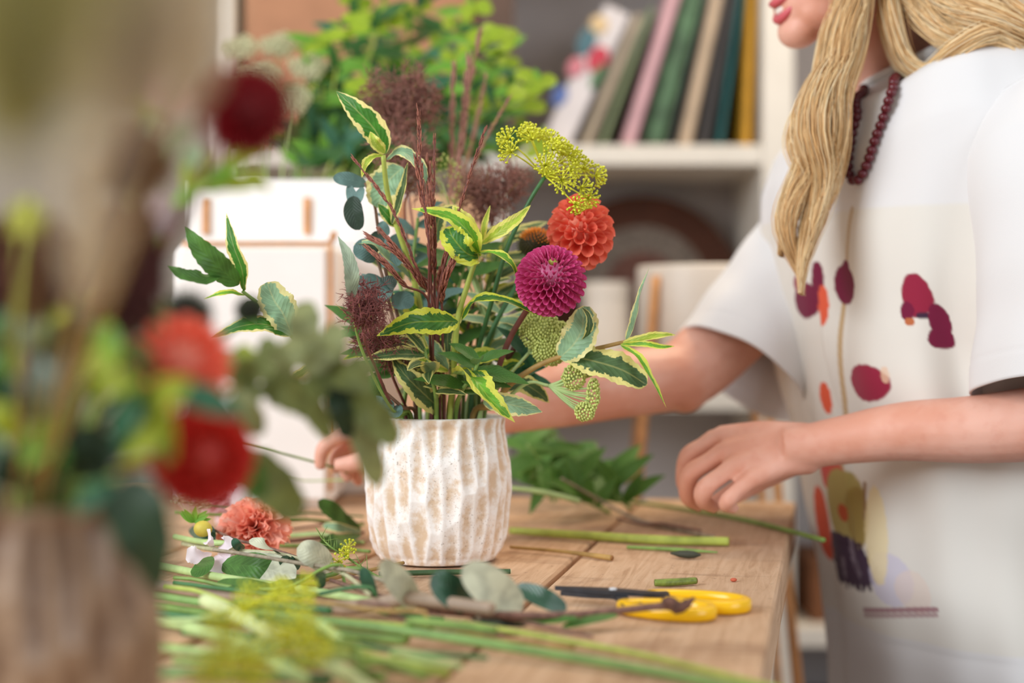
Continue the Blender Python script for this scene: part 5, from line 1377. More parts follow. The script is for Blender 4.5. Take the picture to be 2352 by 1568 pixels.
tstem('green_stalk', 'thick yellow green stalk lying between the vase and the hand', [(1172, 1218), (1350, 1230), (1520, 1240), (1674, 1243)], [.0034, .0042, .0044, .0042], M_STL, cutmat=M_CUTB)
o, q_ = tstem('leaf_blade', 'dull green leaf blade under the thick yellow green stalk', [(1440, 1256), (1560, 1262), (1648, 1268)], [.0016, .002, .0008], M_STG)
tstem('green_stalk', 'thin ochre stalk with a brown cut end behind the scissors', [(1172, 1256), (1290, 1266), (1405, 1281)], [.0014, .0016, .0026], M_STO, cutmat=M_CUTB)
tstem('long_stem', 'long olive stem overhanging the table end under the hand', [(1300, 1140, .02), (1470, 1156, .006), (1650, 1182, .0026), (1800, 1216, .0026), (1892, 1240, .004)], [.0018, .0022, .0024, .0024], M_STG)
tstem('green_stalk', 'bright green stalk poking out of the leafy heap', [(1172, 1120, .045), (1250, 1130, .04), (1330, 1150, .03)], [.0026, .0028, .0028], M_STP, cutmat=M_CUT)
tstem('thin_twig', 'greyish thin twig sloping down from the leafy heap', [(1290, 1098, .05), (1380, 1150, .02), (1480, 1200, .003), (1640, 1234, .002)], [.0014, .0018, .002, .0018], M_TWY, 'twig')
tstem('thin_twig', 'reddish thin twig beside the thick yellow green stalk', [(1420, 1190, .004), (1520, 1212), (1610, 1226)], [.0014, .0016, .0012], M_TWG, 'twig')
tstem('stem_offcut', 'short green stem offcut lying behind the scissors', [(1504, 1338), (1540, 1337), (1598, 1333)], [.0028, .0031, .0027], simple('offcut_green', rgb(112, 128, 50), .5, .3, 200), 'stem', None, 10, None, M_CUTB)
mb = MB(); p = T(1685, 1331, .0017); mb.ell(p, (.0028, .0022, .0016), None, 8, 5); mb.solo('petal_scrap', simple('scrap_red', rgb(196, 96, 66), .7, .1), 'tiny red petal scrap behind the yellow scissors', 'petal')
o, q_ = tstem('dark_leaf', 'dark shrivelled leaf under the thick stalk', [(1540, 1270), (1580, 1273), (1610, 1274)], [.0008, .003, .0036, .003, .0008], simple('dark_leaf', rgb(56, 58, 44), .7, .2), 'leaf', None, 8)

# hero olive branch in front of the scissors
o, q_ = tstem('olive_twig', 'brown olive twig crossing in front of the yellow scissors', [(760, 1332, .012), (900, 1376, .012), (1060, 1404, .012), (1180, 1412, .012), (1300, 1412, .011), (1420, 1402, .012), (1510, 1392, .014), (1545, 1392, .014)], [.0014, .0020, .0024, .0025, .0024, .0024, .0026, .003], M_TWG, 'twig', None, 10, None, None, .06, True)
mb = MB(); e = q_[-1]; mb.tube([q_[-2] + Vector((.006, 0, 0)), e + Vector((-.003, 0, .003)), e + Vector((.004, 0, -.001)), e + Vector((.010, 0, .002)), e + Vector((.015, 0, .006))], [.003, .0044, .0046, .0034, .0008], 9, 18, None, True, .14); mb.build('torn_end', simple('torn_bark', rgb(104, 72, 60), .8, .35, 260, .5), o)
def oleaf(par, a, m_, b_, wpx, mat, hint=(0, -.9, .5), h=None, **kw):
    hs = h or (.012, .016, .010)
    pts = [T(x, y, hh) for (x, y), hh in zip((a, m_, b_), hs)]
    d = pts[0].y; kw.setdefault('fold', .12); kw.setdefault('ripple', .02)
    return leaf_obj(par, pts, wpx * d / FPX, mat, hint, prof_oval, n=20, m=9, **kw)
oleaf(o, (1200, 1400), (1130, 1350), (1062, 1302), 92, ML_OP, (.25, -1, .25), (.012, .030, .045))
oleaf(o, (1088, 1398), (1040, 1360), (990, 1322), 78, ML_OL, (-.3, -.8, .6), (.012, .026, .038))
oleaf(o, (1302, 1399), (1245, 1372), (1184, 1345), 50, ML_OL, (-.1, -.9, .6), (.012, .020, .026))
oleaf(o, (958, 1392), (918, 1340), (872, 1290), 64, ML_OP, (.35, -1, .2), (.012, .030, .048))
oleaf(o, (860, 1370), (845, 1335), (832, 1302), 34, ML_OL, (-.3, -1, .3), (.012, .024, .034))
oleaf(o, (1330, 1420), (1240, 1424), (1180, 1428), 30, ML_GR, (0, -.6, .9), (.010, .008, .006))
oleaf(o, (1420, 1412), (1350, 1425), (1290, 1440), 26, ML_GR, (0, -.6, .9), (.010, .008, .004))
oleaf(o, (1080, 1420), (1150, 1428), (1210, 1436), 26, ML_ED, (0, -.6, .9), (.008, .006, .004))
# second olive branch from the left
o, q_ = tstem('olive_twig', 'pale olive branch with whitish leaf backs beside the coral carnation', [(420, 1248, .014), (500, 1262, .016), (640, 1272, .020), (720, 1296, .018), (790, 1318, .018), (850, 1366, .020)], [.0022, .0022, .0018, .0016, .0016, .0014], simple('twig_pale', rgb(186, 184, 146), .6, .15, 160), 'twig', None, 8, None, None, 0.0, True)
oleaf(o, (764, 1304), (722, 1274), (682, 1258), 60, ML_OP, (.1, -1, .3), (.014, .030, .036))
oleaf(o, (645, 1276), (610, 1252), (572, 1240), 34, ML_OP, (0, -.7, .9), (.018, .030, .034))
oleaf(o, (560, 1262), (545, 1252), (536, 1236), 22, ML_OL, (0, -1, .2), (.018, .024, .030))
oleaf(o, (530, 1282), (620, 1308), (680, 1326), 76, ML_OP, (.1, -.9, .5), (.014, .012, .008))
oleaf(o, (510, 1296), (580, 1300), (640, 1312), 66, ML_GR, (0, -.9, .5), (.010, .014, .010))
oleaf(o, (690, 1300), (660, 1290), (650, 1276), 34, ML_OL, (0, -1, .3), (.012, .018, .024))
oleaf(o, (740, 1350), (735, 1330), (742, 1312), 28, ML_OL, (.2, -1, .2), (.008, .016, .024))
oleaf(o, (700, 1330), (650, 1345), (600, 1350), 40, ML_GR, (0, -.7, .8), (.008, .008, .004))
oleaf(o, (500, 1335), (560, 1345), (640, 1352), 44, ML_GR, (0, -.7, .8), (.008, .010, .006))
oleaf(o, (440, 1210), (470, 1225), (480, 1250), 46, ML_OL, (-.2, -.8, .7), (.02, .026, .018))
oleaf(o, (478, 1278), (470, 1300), (440, 1322), 40, ML_GR, (0, -.8, .6), (.014, .012, .006))
oleaf(o, (875, 1385), (900, 1392), (930, 1398), 30, ML_ED, (0, -.7, .8), (.008, .006, .003))

# ochre stem tip in front of the vase foot, dark green stem under it
tstem('cut_stem', 'ochre thin stem pointing at the foot of the vase', [(690, 1345, .004), (800, 1320, .006), (926, 1292, .010)], [.0014, .0015, .0015], M_STO, cutmat=M_CUTB)
tstem('cut_stem', 'dark green straight stem lying along the foot of the vase', [(870, 1318), (1000, 1314), (1172, 1312)], [.0022, .0023, .0022], simple('stem_deep', rgb(60, 86, 50), .5, .2, 80), cutmat=M_CUT)
tstem('cut_stem', 'second dark green stem beside the vase foot', [(640, 1324), (780, 1326), (905, 1332)], [.0020, .0022, .002], M_STG)
tstem('cut_stem', 'ochre bit of stem between the olive leaves', [(900, 1386, .004), (950, 1376, .004), (995, 1366, .004)], [.0012, .0013, .0012], M_STO)

# long stems in the foreground
FG = [('pale green stem lying across behind the yellow fennel', [(330, 1292, .005), (520, 1328, .005), (760, 1364, .005), (945, 1400, .005)], .0044, M_STP),
      ('thick mauve brown stalk in the bundle of stems', [(330, 1340), (560, 1372), (800, 1400), (1010, 1428), (1130, 1446)], .0062, simple('stalk_mauve', rgb(168, 146, 126), .6, .15, 60)),
      ('longest bright green stem running out of the bundle', [(330, 1364, .012), (700, 1418, .012), (1000, 1458, .010), (1240, 1498, .006), (1500, 1542, .004), (1800, 1600, .004)], .0040, simple('stem_bright', rgb(128, 164, 90), .5, .15, 60)),
      ('slim lime stem running beside the bright green one', [(1060, 1430, .010), (1290, 1470, .006), (1500, 1510, .003), (1800, 1585, .003)], .0026, M_STL),
      ('thin reddish stem crossing beside the slim lime stem', [(960, 1398, .010), (1160, 1420, .008), (1360, 1462, .004)], .0018, M_TWG),
      ('dull green stem under the thick mauve stalk', [(330, 1386), (620, 1430), (880, 1466), (1140, 1490)], .0042, M_STG),
      ('light green thick stem under the spread fennel', [(330, 1420), (600, 1470), (820, 1510), (1000, 1530)], .0046, M_STP),
      ('dark green stem pressed low in the bundle', [(330, 1404), (540, 1430), (760, 1452)], .0036, M_STD),
      ('thickest pale stem sloping across the bundle', [(470, 1378, .02), (600, 1440, .016), (720, 1500, .012), (850, 1590, .010)], .0064, simple('stalk_pale', rgb(204, 216, 160), .5, .1, 50)),
      ('green stem ending beside the sand brown vase', [(330, 1480), (520, 1504), (700, 1520), (880, 1556)], .0040, M_STG),
      ('pale stem sloping beside the yellow fennel', [(430, 1440, .016), (560, 1480, .014), (700, 1560, .01)], .0052, M_STP),
      ('blue green stem at the outside of the bundle', [(330, 1540), (560, 1548), (760, 1562)], .0038, M_STD),
      ('lime stem at the outside of the bundle', [(700, 1540, .010), (900, 1530, .008), (1030, 1545, .006)], .0044, M_STL),
      ('dull green stem behind the coral carnation', [(400, 1176, .03), (560, 1184, .026), (720, 1194, .016), (836, 1205, .004)], .0020, M_STG),
      ('thin green stem just behind the dull green one', [(420, 1150, .04), (600, 1172, .03), (836, 1186, .012)], .0014, M_STD),
      ('maroon stem running under the carnation to the vase', [(560, 1250, .006), (690, 1240, .004), (836, 1222, .003)], .0018, M_STM),
      ('maroon stem branching behind the carnation', [(600, 1226, .006), (720, 1208, .004), (836, 1200, .003)], .0016, M_STM),
      ('pale green stem between the carnation and the vase', [(560, 1238, .004), (680, 1230, .004), (836, 1246, .003)], .0026, M_STP),
      ('short green stem lying low between the dill and the vase', [(640, 1252), (740, 1256), (850, 1266)], .0022, M_STG),
      ('reddish stem over the white petals', [(470, 1206, .03), (540, 1238, .026), (620, 1258, .02), (830, 1330, .01)], .0016, M_TWG),
      ('long pale twig lying over the olive leaves', [(490, 1262, .026), (640, 1284, .024), (800, 1320, .018), (1000, 1376, .014), (1100, 1410, .012)], .0020, M_TWY),
      ('pale lime stem above the lilac blossom', [(400, 1232, .02), (480, 1248, .02), (560, 1256, .018)], .0034, M_STP)]
for lb, pts, r, mt in FG: tstem('cut_stem', lb, pts, [r * .72, r * .8, r * .7], mt)
for k_, (x0_, y0_, x1_, y1_, r, mt, lb) in enumerate([(400, 1350, 1020, 1420, .0016, M_STD, 'slim dark green stem between the mauve stalk and the pale stem'), (380, 1376, 980, 1440, .0018, M_STL, 'slim lime stem under the yellow fennel'), (420, 1452, 1120, 1510, .0020, M_STD, 'slim blue green stem in the bundle'),
        (640, 1424, 1320, 1480, .0015, M_STO, 'fine ochre stem over the bright green one'), (400, 1520, 980, 1556, .0022, M_STG, 'fine green stem along the outside of the bundle'), (820, 1440, 1260, 1456, .0014, M_TWG, 'fine reddish twig beside the olive leaves'), (400, 1338, 840, 1358, .0015, M_STG, 'fine green stem below the olive branch'), (700, 1476, 1060, 1560, .0024, M_STP, 'pale slanting stem end in the bundle')]):
    tstem('cut_stem', lb, [(x0_, y0_, .008), ((x0_ + x1_) / 2, (y0_ + y1_) / 2 + 6, .007), (x1_, y1_, .004)], [r, r, r * .8], mt)
# leaves on the maroon stems left of the vase
o = thing('leafy_sprig', 'small green leaved sprig on a maroon stem touching the vase', 'foliage', T(836, 1224, .004))
mb = MB(); mb.tube([T(836, 1224, .004), T(760, 1204, .010), T(700, 1190, .014)], .0013, 6, 8); mb.build('stem', M_STM, o)
for a, m_, b_, wp, h in (((824, 1214), (775, 1180), (730, 1150), 42, (.006, .026, .040)), ((830, 1220), (780, 1212), (740, 1206), 26, (.006, .014, .016)), ((826, 1226), (780, 1240), (732, 1250), 40, (.006, .010, .006)), ((830, 1216), (790, 1190), (770, 1190), 24, (.006, .02, .02))):
    oleaf(o, a, m_, b_, wp, ML_GR if b_[1] != 1206 else ML_VP, (0, -.9, .5), h)
# small dill sprig by the vase foot
o = thing('dill_sprig', 'fine dill sprig with yellow tips in front of the vase foot', 'foliage', T(850, 1318, .003))
mb = MB()
mb.tube([T(850, 1316, .003), T(800, 1282, .012), T(760, 1256, .022), T(735, 1230, .03)], [.0011, .0010, .0006], 5, 14)
for k_ in range(26):
    s0 = spline([T(850, 1316, .003), T(800, 1282, .012), T(760, 1256, .022), T(735, 1230, .03)], 27)[k_]
    dr = Vector((random.uniform(-1, .8), random.uniform(-.5, .5), random.uniform(-.1, .8))).normalized() * random.uniform(.006, .014)
    mb.tube([s0, Vector(s0) + dr], [.0004, .0002], 4, 3)
mb.build('stem', M_STG, o)
for px, py in ((792, 1262), (775, 1290), (800, 1250)):
    umbellet(o, T(800, 1282, .012), T(px, py, .02), .0065, 14)

# ---- coral carnation, white flower, buds
def carnation(lb, c, R, mat, axis, squash=.7, N_=46, name='carnation'):
    c = Vector(c); o = thing(name, lb, 'flower', (c.x, c.y, TABZ + .001))
    n, m = 9, 15; g = np.zeros((n, m, 3)); uv = np.zeros((n, m, 2))
    for i in range(n):
        v = i / (n - 1); ww = .08 + .52 * v ** .8
        for j in range(m):
            u = 2 * j / (m - 1) - 1
            g[i, j] = (u * ww, .10 * math.sin(u * 9 + 1) * v ** 2 - .22 * v * v + .05 * math.sin(u * 17) * v ** 3, v * (1 - .10 * u * u) + .035 * math.sin(u * 26) * v ** 4); uv[i, j] = (j / (m - 1), v)
    mb = MB(); mb.grid(g, uv); me = mb.mesh('petal', mat)
    ax = Vector(axis).normalized(); x = ax.orthogonal().normalized(); y = ax.cross(x)
    for k_ in range(N_):
        q_ = (k_ + .5) / N_; th_ = .12 + 1.5 * q_; ph = k_ * 2.39996
        n_ = ax * math.cos(th_) + (x * math.cos(ph) + y * math.sin(ph)) * math.sin(th_)
        L_ = R * (.72 + .28 * q_) * random.uniform(.9, 1.08)
        inst('petal', me, o, c - ax * R * .12 * (1 - q_), n_, ax * .9 + Vector((random.uniform(-.5, .5), random.uniform(-.5, .5), 0)), (L_ * .95, L_ * .9, L_))
    mb = MB(); mb.lathe((0, 0, 0), [(0, -.55 * R), (.16 * R, -.5 * R), (.2 * R, -.2 * R), (.28 * R, .05 * R)], 12)
    V = np.vstack(mb.v) @ np.array([x, y, ax]); mb.v = [V + np.array(c)]; mb.build('calyx', M_STG, o)
    return o
carnation('coral pink ruffled carnation lying on the cut stems', T(586, 1212, .0275), .034, MP_CAR, (-.1, -.62, .78))
MP_WHT = petal_mat('petal_white_lilac', rgb(226, 206, 220), rgb(244, 236, 242), rgb(252, 248, 250), .6, .3)
MP_PNK = petal_mat('petal_pale_pink', rgb(226, 170, 176), rgb(240, 204, 206), rgb(248, 226, 226), .6, .3)
o = thing('white_blossom', 'fallen pale lilac blossom with notched petals under the olive branch', 'flower', T(490, 1262, .004))
for a, m_, b_, wp, h in (((492, 1262), (478, 1240), (484, 1222), 26, (.014, .026, .034)), ((494, 1264), (515, 1250), (534, 1236), 34, (.014, .024, .028)), ((486, 1270), (458, 1276), (428, 1272), 40, (.014, .014, .016)), ((496, 1275), (500, 1295), (488, 1318), 44, (.012, .010, .004)), ((500, 1270), (525, 1278), (548, 1284), 34, (.012, .014, .010))):
    leaf_obj(o, [T(x, y, hh) for (x, y), hh in zip((a, m_, b_), h)], wp * T(*a).y / FPX, MP_WHT, (0, -.9, .6), lambda v: np.clip(v * 1.9, 0, 1) ** .7 * np.clip((1.06 - v) * 6, 0, 1) ** .5, name='petal', ripple=.12, fold=.1, serr=.06)
carnation('pale pink ruffled bloom lying behind the carnation', T(505, 1140, .030), .026, MP_PNK, (.2, -.6, .7), N_=30)
o = thing('white_bud', 'closed white flower bud with a green calyx behind the carnation', 'flower', T(568, 1158, .035))
mb = MB(); mb.ell(T(556, 1138, .040), (.011, .009, .014), np.array(Matrix.Rotation(.6, 3, 'Y')), 14, 10); mb.build('petals', MP_WHT, o)
mb = MB(); mb.ell(T(568, 1156, .035), (.009, .008, .006), None, 12, 8); mb.tube([T(568, 1158, .035), T(600, 1185, .02), T(650, 1200, .004)], .0012, 6, 8); mb.build('calyx', M_STG, o)
o = thing('yellow_bud', 'yellow green flower bud at the edge of the white blossom', 'flower', T(462, 1210, .03))
mb = MB(); mb.ell(T(466, 1214, .032), (.008, .007, .007), None, 12, 8); mb.build('petals', simple('bud_yellow', rgb(196, 178, 70), .6, .2), o)
me_s = unit_leaf('leaf', ML_BG, prof_ovate, .5, .1, .15, .1, 9, 5)
for k_ in range(7): inst('leaf', me_s, o, T(446, 1200, .036), (math.cos(k_ * 2.4), -.3, .3 + .6 * abs(math.sin(k_))), (0, -1, .3), .015)
for lb, pts, mt in (('creamy green blossom tuft behind the carnation', [(438, 1150, .045)], M_LACE), ('pale peach blossom tuft behind the lilac blossom', [(462, 1128, .028)], simple('tuft_peach', rgb(222, 196, 160), .7, .15))):
    c = T(*pts[0]); o = thing('blossom_tuft', lb, 'flower', (c.x, c.y, TABZ))
    for j in range(6):
        a = j * 2.4; umbellet(o, c - Vector((0, 0, .02)), c + Vector((.012 * math.cos(a), .01 * math.sin(a), .004 * j % .01)), .007, 16, 'umbellet', (.3 * math.cos(a), -.3, 1), mt)

# ---- foreground yellow fennel
for lb, hub_, heads in (('yellow fennel head lying in front of the olive branch', (560, 1430, .012), [(575, 1362, .03), (640, 1372, .03), (700, 1378, .028), (560, 1400, .026), (660, 1350, .03), (720, 1340, .03)]),
                        ('yellow fennel head spread over the bundle of stems', (640, 1500, .012), [(620, 1440, .03), (690, 1450, .03), (740, 1470, .026), (660, 1480, .024), (720, 1500, .02), (700, 1430, .03)]),
                        ('yellow fennel head lying beside the sand brown vase', (520, 1560, .01), [(500, 1420, .04), (520, 1460, .04), (500, 1520, .03), (560, 1545, .03), (600, 1540, .03), (480, 1550, .03), (560, 1500, .03)])):
    h = T(*hub_); o = thing('fennel_flower', lb, 'flower', (h.x, h.y, TABZ + .001), 'fennel heads lying on the table')
    mb = MB(); mb.tube([h + Vector((0, 0, .010)), h + Vector((-.03, -.01, .004)), Vector((h.x - .07, h.y + .01, TABZ + .012))], .0018, 6, 8); mb.build('stem', M_STP, o)
    for x_, y_, hh in heads: umbellet(o, h + Vector((0, 0, .010)), T(x_, y_, hh + .009), .0085, 22)

# stems held and hanging at the far hand
o = thing('held_stem', 'thin green stem held in the hand behind the vase', 'stem', P(540, 1014, 1.33))
mb = MB(); mb.tube([P(380, 980, 1.30), P(540, 1014, 1.335), P(735, 1064, 1.372), P(800, 1085, 1.38)], .0013, 6, 16); mb.build('stalk', M_STG, o)
o = thing('cut_stem', 'fine pale stem standing out behind the hand that holds a stem', 'stem', T(700, 1180, .002))
mb = MB(); mb.tube([T(640, 1180, .002), P(600, 1096, 1.45), P(700, 1104, 1.475), P(836, 1100, 1.475)], .0009, 5, 16); mb.build('stalk', M_STP, o)

# ================================================================== scissors
def bar(mb, pts, hw, z0, z1):
    """a flat bar following pts (room x, y) with half widths hw"""
    c = np.array(pts, float); tg = np.gradient(c, axis=0); tg /= np.linalg.norm(tg, axis=1)[:, None]; nn = np.stack([-tg[:, 1], tg[:, 0]], 1)
    hw = np.interp(np.linspace(0, 1, len(c)), np.linspace(0, 1, len(hw)), hw)[:, None]
    L_, R_ = c + nn * hw, c - nn * hw; n = len(c)
    vs_ = [(*p, z) for z in (z0, z1) for p in L_] + [(*p, z) for z in (z0, z1) for p in R_]
    fs = []
    for i in range(n - 1):
        a, b_, c_, d_ = i, n + i, 2 * n + i, 3 * n + i
        fs += [(b_, b_ + 1, d_ + 1, d_), (a + 1, a, c_, c_ + 1), (a, a + 1, b_ + 1, b_), (c_ + 1, c_, d_, d_ + 1)]
    fs += [(0, n, 3 * n, 2 * n), (n - 1, 3 * n - 1, 4 * n - 1, 2 * n - 1)]
    mb.add(vs_, fs)
sc = thing('scissors', 'florist scissors with glossy yellow handles and black blades', 'scissors', T(1500, 1375))
M_YEL = simple('yellow_plastic', rgb(250, 196, 12), .22, .03, 60); M_BLK = simple('blackened_steel', rgb(40, 42, 48), .45, .2, 160)
tip = T(1275, 1352, .010); piv = T(1408, 1360, .010); h1 = T(1497, 1366, .010); h2 = T(1436, 1384, .009)
tp, pv = np.array(tip.xy), np.array(piv.xy)
mb = MB(); bar(mb, spline([(*tp, 0), (*(tp * .5 + pv * .5), 0), (*pv, 0), (*np.array(h1.xy), 0), (*(np.array(h1.xy) + (.012, .001)), 0)], 24)[:, :2], [.0008, .0046, .0066, .0050, .0038], TABZ + .0092, TABZ + .0122)
mb.build('blade', M_BLK, sc, False)
tp2 = tp + np.array((.004, -.003))
mb = MB(); bar(mb, spline([(*tp2, 0), (*(tp2 * .5 + pv * .5 + (0, -.002)), 0), (*(pv + (.004, -.004)), 0), (*np.array(h2.xy), 0), (*(np.array(h2.xy) + (.012, -.001)), 0)], 24)[:, :2], [.0005, .0030, .0045, .0040, .0035], TABZ + .0058, TABZ + .0090)
mb.build('blade', M_BLK, sc, False)
mb = MB(); mb.lathe((piv.x, piv.y, TABZ + .0122), [(.0030, 0), (.0030, .0006), (.0022, .0012), (0, .0014)], 16); mb.build('rivet', simple('steel', rgb(206, 206, 208), .25, .05), sc)
def loop(p_in, p_out, half, tw):
    """a teardrop ring handle from the blade end to the far end"""
    a, b_ = np.array(p_in.xy), np.array(p_out.xy); ax = (b_ - a); L_ = np.linalg.norm(ax); ax /= L_; nn = np.array((-ax[1], ax[0]))
    n = 48; g = np.zeros((n + 1, 10, 3))
    for i in range(n + 1):
        t_ = 2 * math.pi * i / n; q_ = .5 - .5 * math.cos(t_)                     # 0 at the blade end, 1 at the far end
        wd = half * math.sin(t_) * (.62 + .5 * q_)
        c = a + ax * L_ * q_ + nn * wd
        tx = ax * L_ * .5 * math.sin(t_) + nn * (half * math.cos(t_) * (.62 + .5 * q_) + half * math.sin(t_) * .25 * math.sin(t_)); tx /= np.linalg.norm(tx) + 1e-9
        no = np.array((tx[1], -tx[0])); wr = .0050 - .0010 * q_
        for j in range(10):
            b2 = 2 * math.pi * j / 10; ca_, sa_ = math.cos(b2), math.sin(b2)
            ca_ = math.copysign(abs(ca_) ** .6, ca_); sa_ = math.copysign(abs(sa_) ** .6, sa_)
            g[i, j] = (*(c + no * wr * ca_), TABZ + .0048 + .0006 + .0048 * sa_)
    mb = MB(); mb.grid(g, None, True); mb.build('handle', M_YEL, sc)
loop(T(1494, 1368, .006), T(1712, 1388, .006), .020, 0)
loop(T(1432, 1390, .006), T(1634, 1404, .006), .017, 0)

# ================================================================== the near bunch in the sand brown vase
FC = Vector((FX_, FY_, TABZ))
def fstem(name, lb, cat, pts_px, r, mat, group=None):
    pts = [P(*p) for p in pts_px]; e = pts[0]; dr = Vector((e.x - FX_, e.y - FY_, 0)); dr = dr.normalized() * min(dr.length, .044)
    mx_, my_ = free_slot(SLOTS_F, dr.x * .9, dr.y * .9, max(r), .0505)
    pts = [FC + Vector((mx_ * s_, my_ * s_, z_)) for s_, z_ in ((.86, .0140 + .1455 * .86 * math.hypot(mx_, my_)), (.93, VH * .55), (1.0, VH + .004))] + pts
    o = thing(name, lb, cat, pts[0], group); mb = MB(); mb.tube(pts, r, 7, 5 * len(pts)); mb.build('stem', mat, o); return o
def FL(o, a, b_, wpx, mat, hint=(0, -1, .3), prof=prof_ovate, **kw):
    mid = tuple((x + y) / 2 for x, y in zip(a, b_)); mid = (mid[0], mid[1] - 12, mid[2] - .008)
    return LF_(o, [a, mid, b_], wpx, mat, hint, prof, n=14, m=7, **kw)
ML_YG = leaf_mat('leaf_yellow_green', rgb(150, 164, 40), rgb(196, 204, 80), rgb(160, 176, 80), .85, .4, .5, .2, .3)
ML_DK = leaf_mat('leaf_deep', rgb(34, 56, 34), rgb(70, 92, 44), rgb(52, 74, 48), .95, .2, .5, .15, .1)
ML_OV = leaf_mat('leaf_olive_soft', rgb(112, 122, 66), rgb(132, 140, 84), rgb(140, 146, 110), .95, .2, .55, .12, .2)
ML_OV2 = leaf_mat('leaf_khaki_soft', rgb(134, 140, 92), rgb(150, 154, 108), rgb(150, 156, 126), .95, .2, .55, .12, .2)
ML_SG = leaf_mat('leaf_sage_soft', rgb(140, 160, 124), rgb(176, 186, 140), rgb(170, 180, 150), .9, .2, .6, .1, .2)

pm_red = petal_mesh('petal', MP_RED, .5, 1.45); pm_drd = petal_mesh('petal', MP_DRD, .5, 1.45)
def fd(lb, px, py, d, R, pm, axis, stem_px, nm='coral_dahlia'):
    o = fstem(nm, lb, 'flower', stem_px, [.0024, .0024, .002], M_STM); dahlia(nm, lb, None, None, None, P(px, py, d), axis, R, 80, pm, .62, .52, .15, parent=o); return o
fd('coral dahlia in the bunch of the sand brown vase', 415, 835, .65, .0225, pm_cor, (.4, -.8, .4), [(200, 1010, .66), (330, 920, .69), (400, 850, .71)])
fd('red dahlia hanging over the rim of the sand brown vase', 465, 1050, .64, .0230, pm_red, (.5, -.8, .1), [(180, 1100, .66), (330, 1060, .68), (440, 1045, .70)], 'red_dahlia')
fd('dark crimson dahlia topping the bunch in the sand brown vase', 568, 255, .53, .0180, pm_drd, (.6, -.6, .4), [(180, 900, .65), (365, 600, .655), (500, 340, .54)], 'crimson_dahlia')
fd('small rose dahlia beside the dark crimson one', 400, 215, .62, .011, petal_mesh('petal', MP_PNK, .5, 1.45), (0, -.8, .4), [(150, 900, .64), (280, 560, .63), (385, 280, .62)], 'rose_dahlia')

# dark cone flower heads
for lb, px, py, d, r, st_ in (('black green cone flower head above the coral dahlia in the sand brown vase', 428, 722, .69, .0125, [(200, 1000, .66), (330, 850, .68), (418, 760, .69)]),
                              ('small dark cone flower head standing out over the variegated leaf', 574, 712, .76, .0075, [(220, 1000, .67), (420, 840, .72), (560, 735, .76)])):
    o = fstem('cone_flower', lb, 'flower', st_, [.002, .002, .0016], M_STD); c = P(px, py, d)
    mb = MB(); mb.ell(c, (r * .85, r * .85, r * .8), None, 14, 10); mb.build('core', simple('cone_black', rgb(24, 26, 14), .8, .2, 200), o)
    mb = MB()
    for k_ in range(160):
        q_ = (k_ + .5) / 160; th_ = math.acos(1 - 1.8 * q_); ph = k_ * 2.39996
        n_ = Vector((math.sin(th_) * math.cos(ph), math.sin(th_) * math.sin(ph), math.cos(th_) * .95)); mb.tube([c + n_ * r * .75, c + n_ * r * 1.1], [.0006, .0003], 4, 3)
    mb.build('green_bristles', simple('cone_dark_green', rgb(44, 52, 20), .7, .3, 200), o)

# smoke bush in the near bunch
M_SMF = simple('smoke_bush_near', rgb(92, 48, 44), .9, .25, 200)
for lb, st_, c, rr, n in (('dark maroon smoke bush cloud below the lime blossom', [(40, 1050, .62), (50, 850, .60), (60, 700, .58)], P(50, 610, .58), (.026, .02, .022), 1100),
                          ('tall dark maroon smoke bush cloud beside the black cone flower', [(150, 1050, .63), (220, 850, .62), (280, 700, .60)], P(300, 615, .60), (.0140, .014, .030), 1100),
                          ('maroon smoke bush tuft on top of the tall dark cloud', [(150, 1000, .63), (200, 700, .64), (290, 420, .61)], P(318, 372, .605), (.013, .012, .014), 450)):
    o = fstem('smoke_bush_plume', lb, 'foliage', st_, [.0016, .0014, .001], M_STM); mb = MB(); c = np.array(c)
    for k_ in range(n):
        a = RNG.normal(size=3); a /= np.linalg.norm(a); p_ = c + a * RNG.uniform(.1, 1) ** .5 * np.array(rr) * .95
        for j in range(3):
            d_ = RNG.normal(size=3); d_ /= np.linalg.norm(d_); mb.tube([p_, p_ + d_ * .0032, p_ + d_ * .006], [.0006, .0005, .0003], 3, 3, None, False)
    mb.build('haze', M_SMF, o)

o = fstem('variegated_stem', 'variegated stem standing tall in the sand brown vase', 'foliage', [(160, 1000, .64), (250, 700, .64), (310, 430, .64), (345, 250, .64)], [.002, .002, .0014], M_STL)
for a, b_, w_, mt in (((350, 262, .64), (322, 130, .63), 60, ML_SG), ((340, 300, .64), (330, 220, .63), 90, ML_YG), ((330, 330, .64), (395, 250, .63), 70, ML_SG), ((320, 420, .64), (250, 310, .63), 60, ML_SG), ((345, 400, .64), (450, 290, .63), 90, ML_SG),
                      ((340, 420, .64), (400, 330, .635), 80, ML_GR), ((360, 320, .64), (345, 250, .625), 50, ML_YG)): FL(o, a, b_, w_, mt)
o = fstem('lime_foliage', 'lime leaves spreading below the dark crimson dahlia', 'foliage', [(200, 1000, .66), (330, 700, .68), (400, 470, .69), (520, 400, .70)], [.002, .002, .0014], M_STL)
for a, b_, w_, mt in (((500, 400, .70), (610, 350, .70), 60, ML_YG), ((460, 430, .70), (590, 430, .69), 80, ML_YG), ((420, 440, .69), (500, 350, .69), 80, ML_YG), ((420, 420, .69), (460, 330, .69), 70, ML_SG), ((400, 470, .69), (560, 380, .69), 60, ML_BG), ((560, 400, .70), (620, 440, .70), 50, ML_YG)): FL(o, a, b_, w_, mt)
o = fstem('pale_blossom', 'small pale mauve blossom sprig beside the tall maroon cloud', 'flower', [(180, 1000, .66), (300, 760, .67), (372, 520, .67)], [.0016, .0014, .001], M_STG)
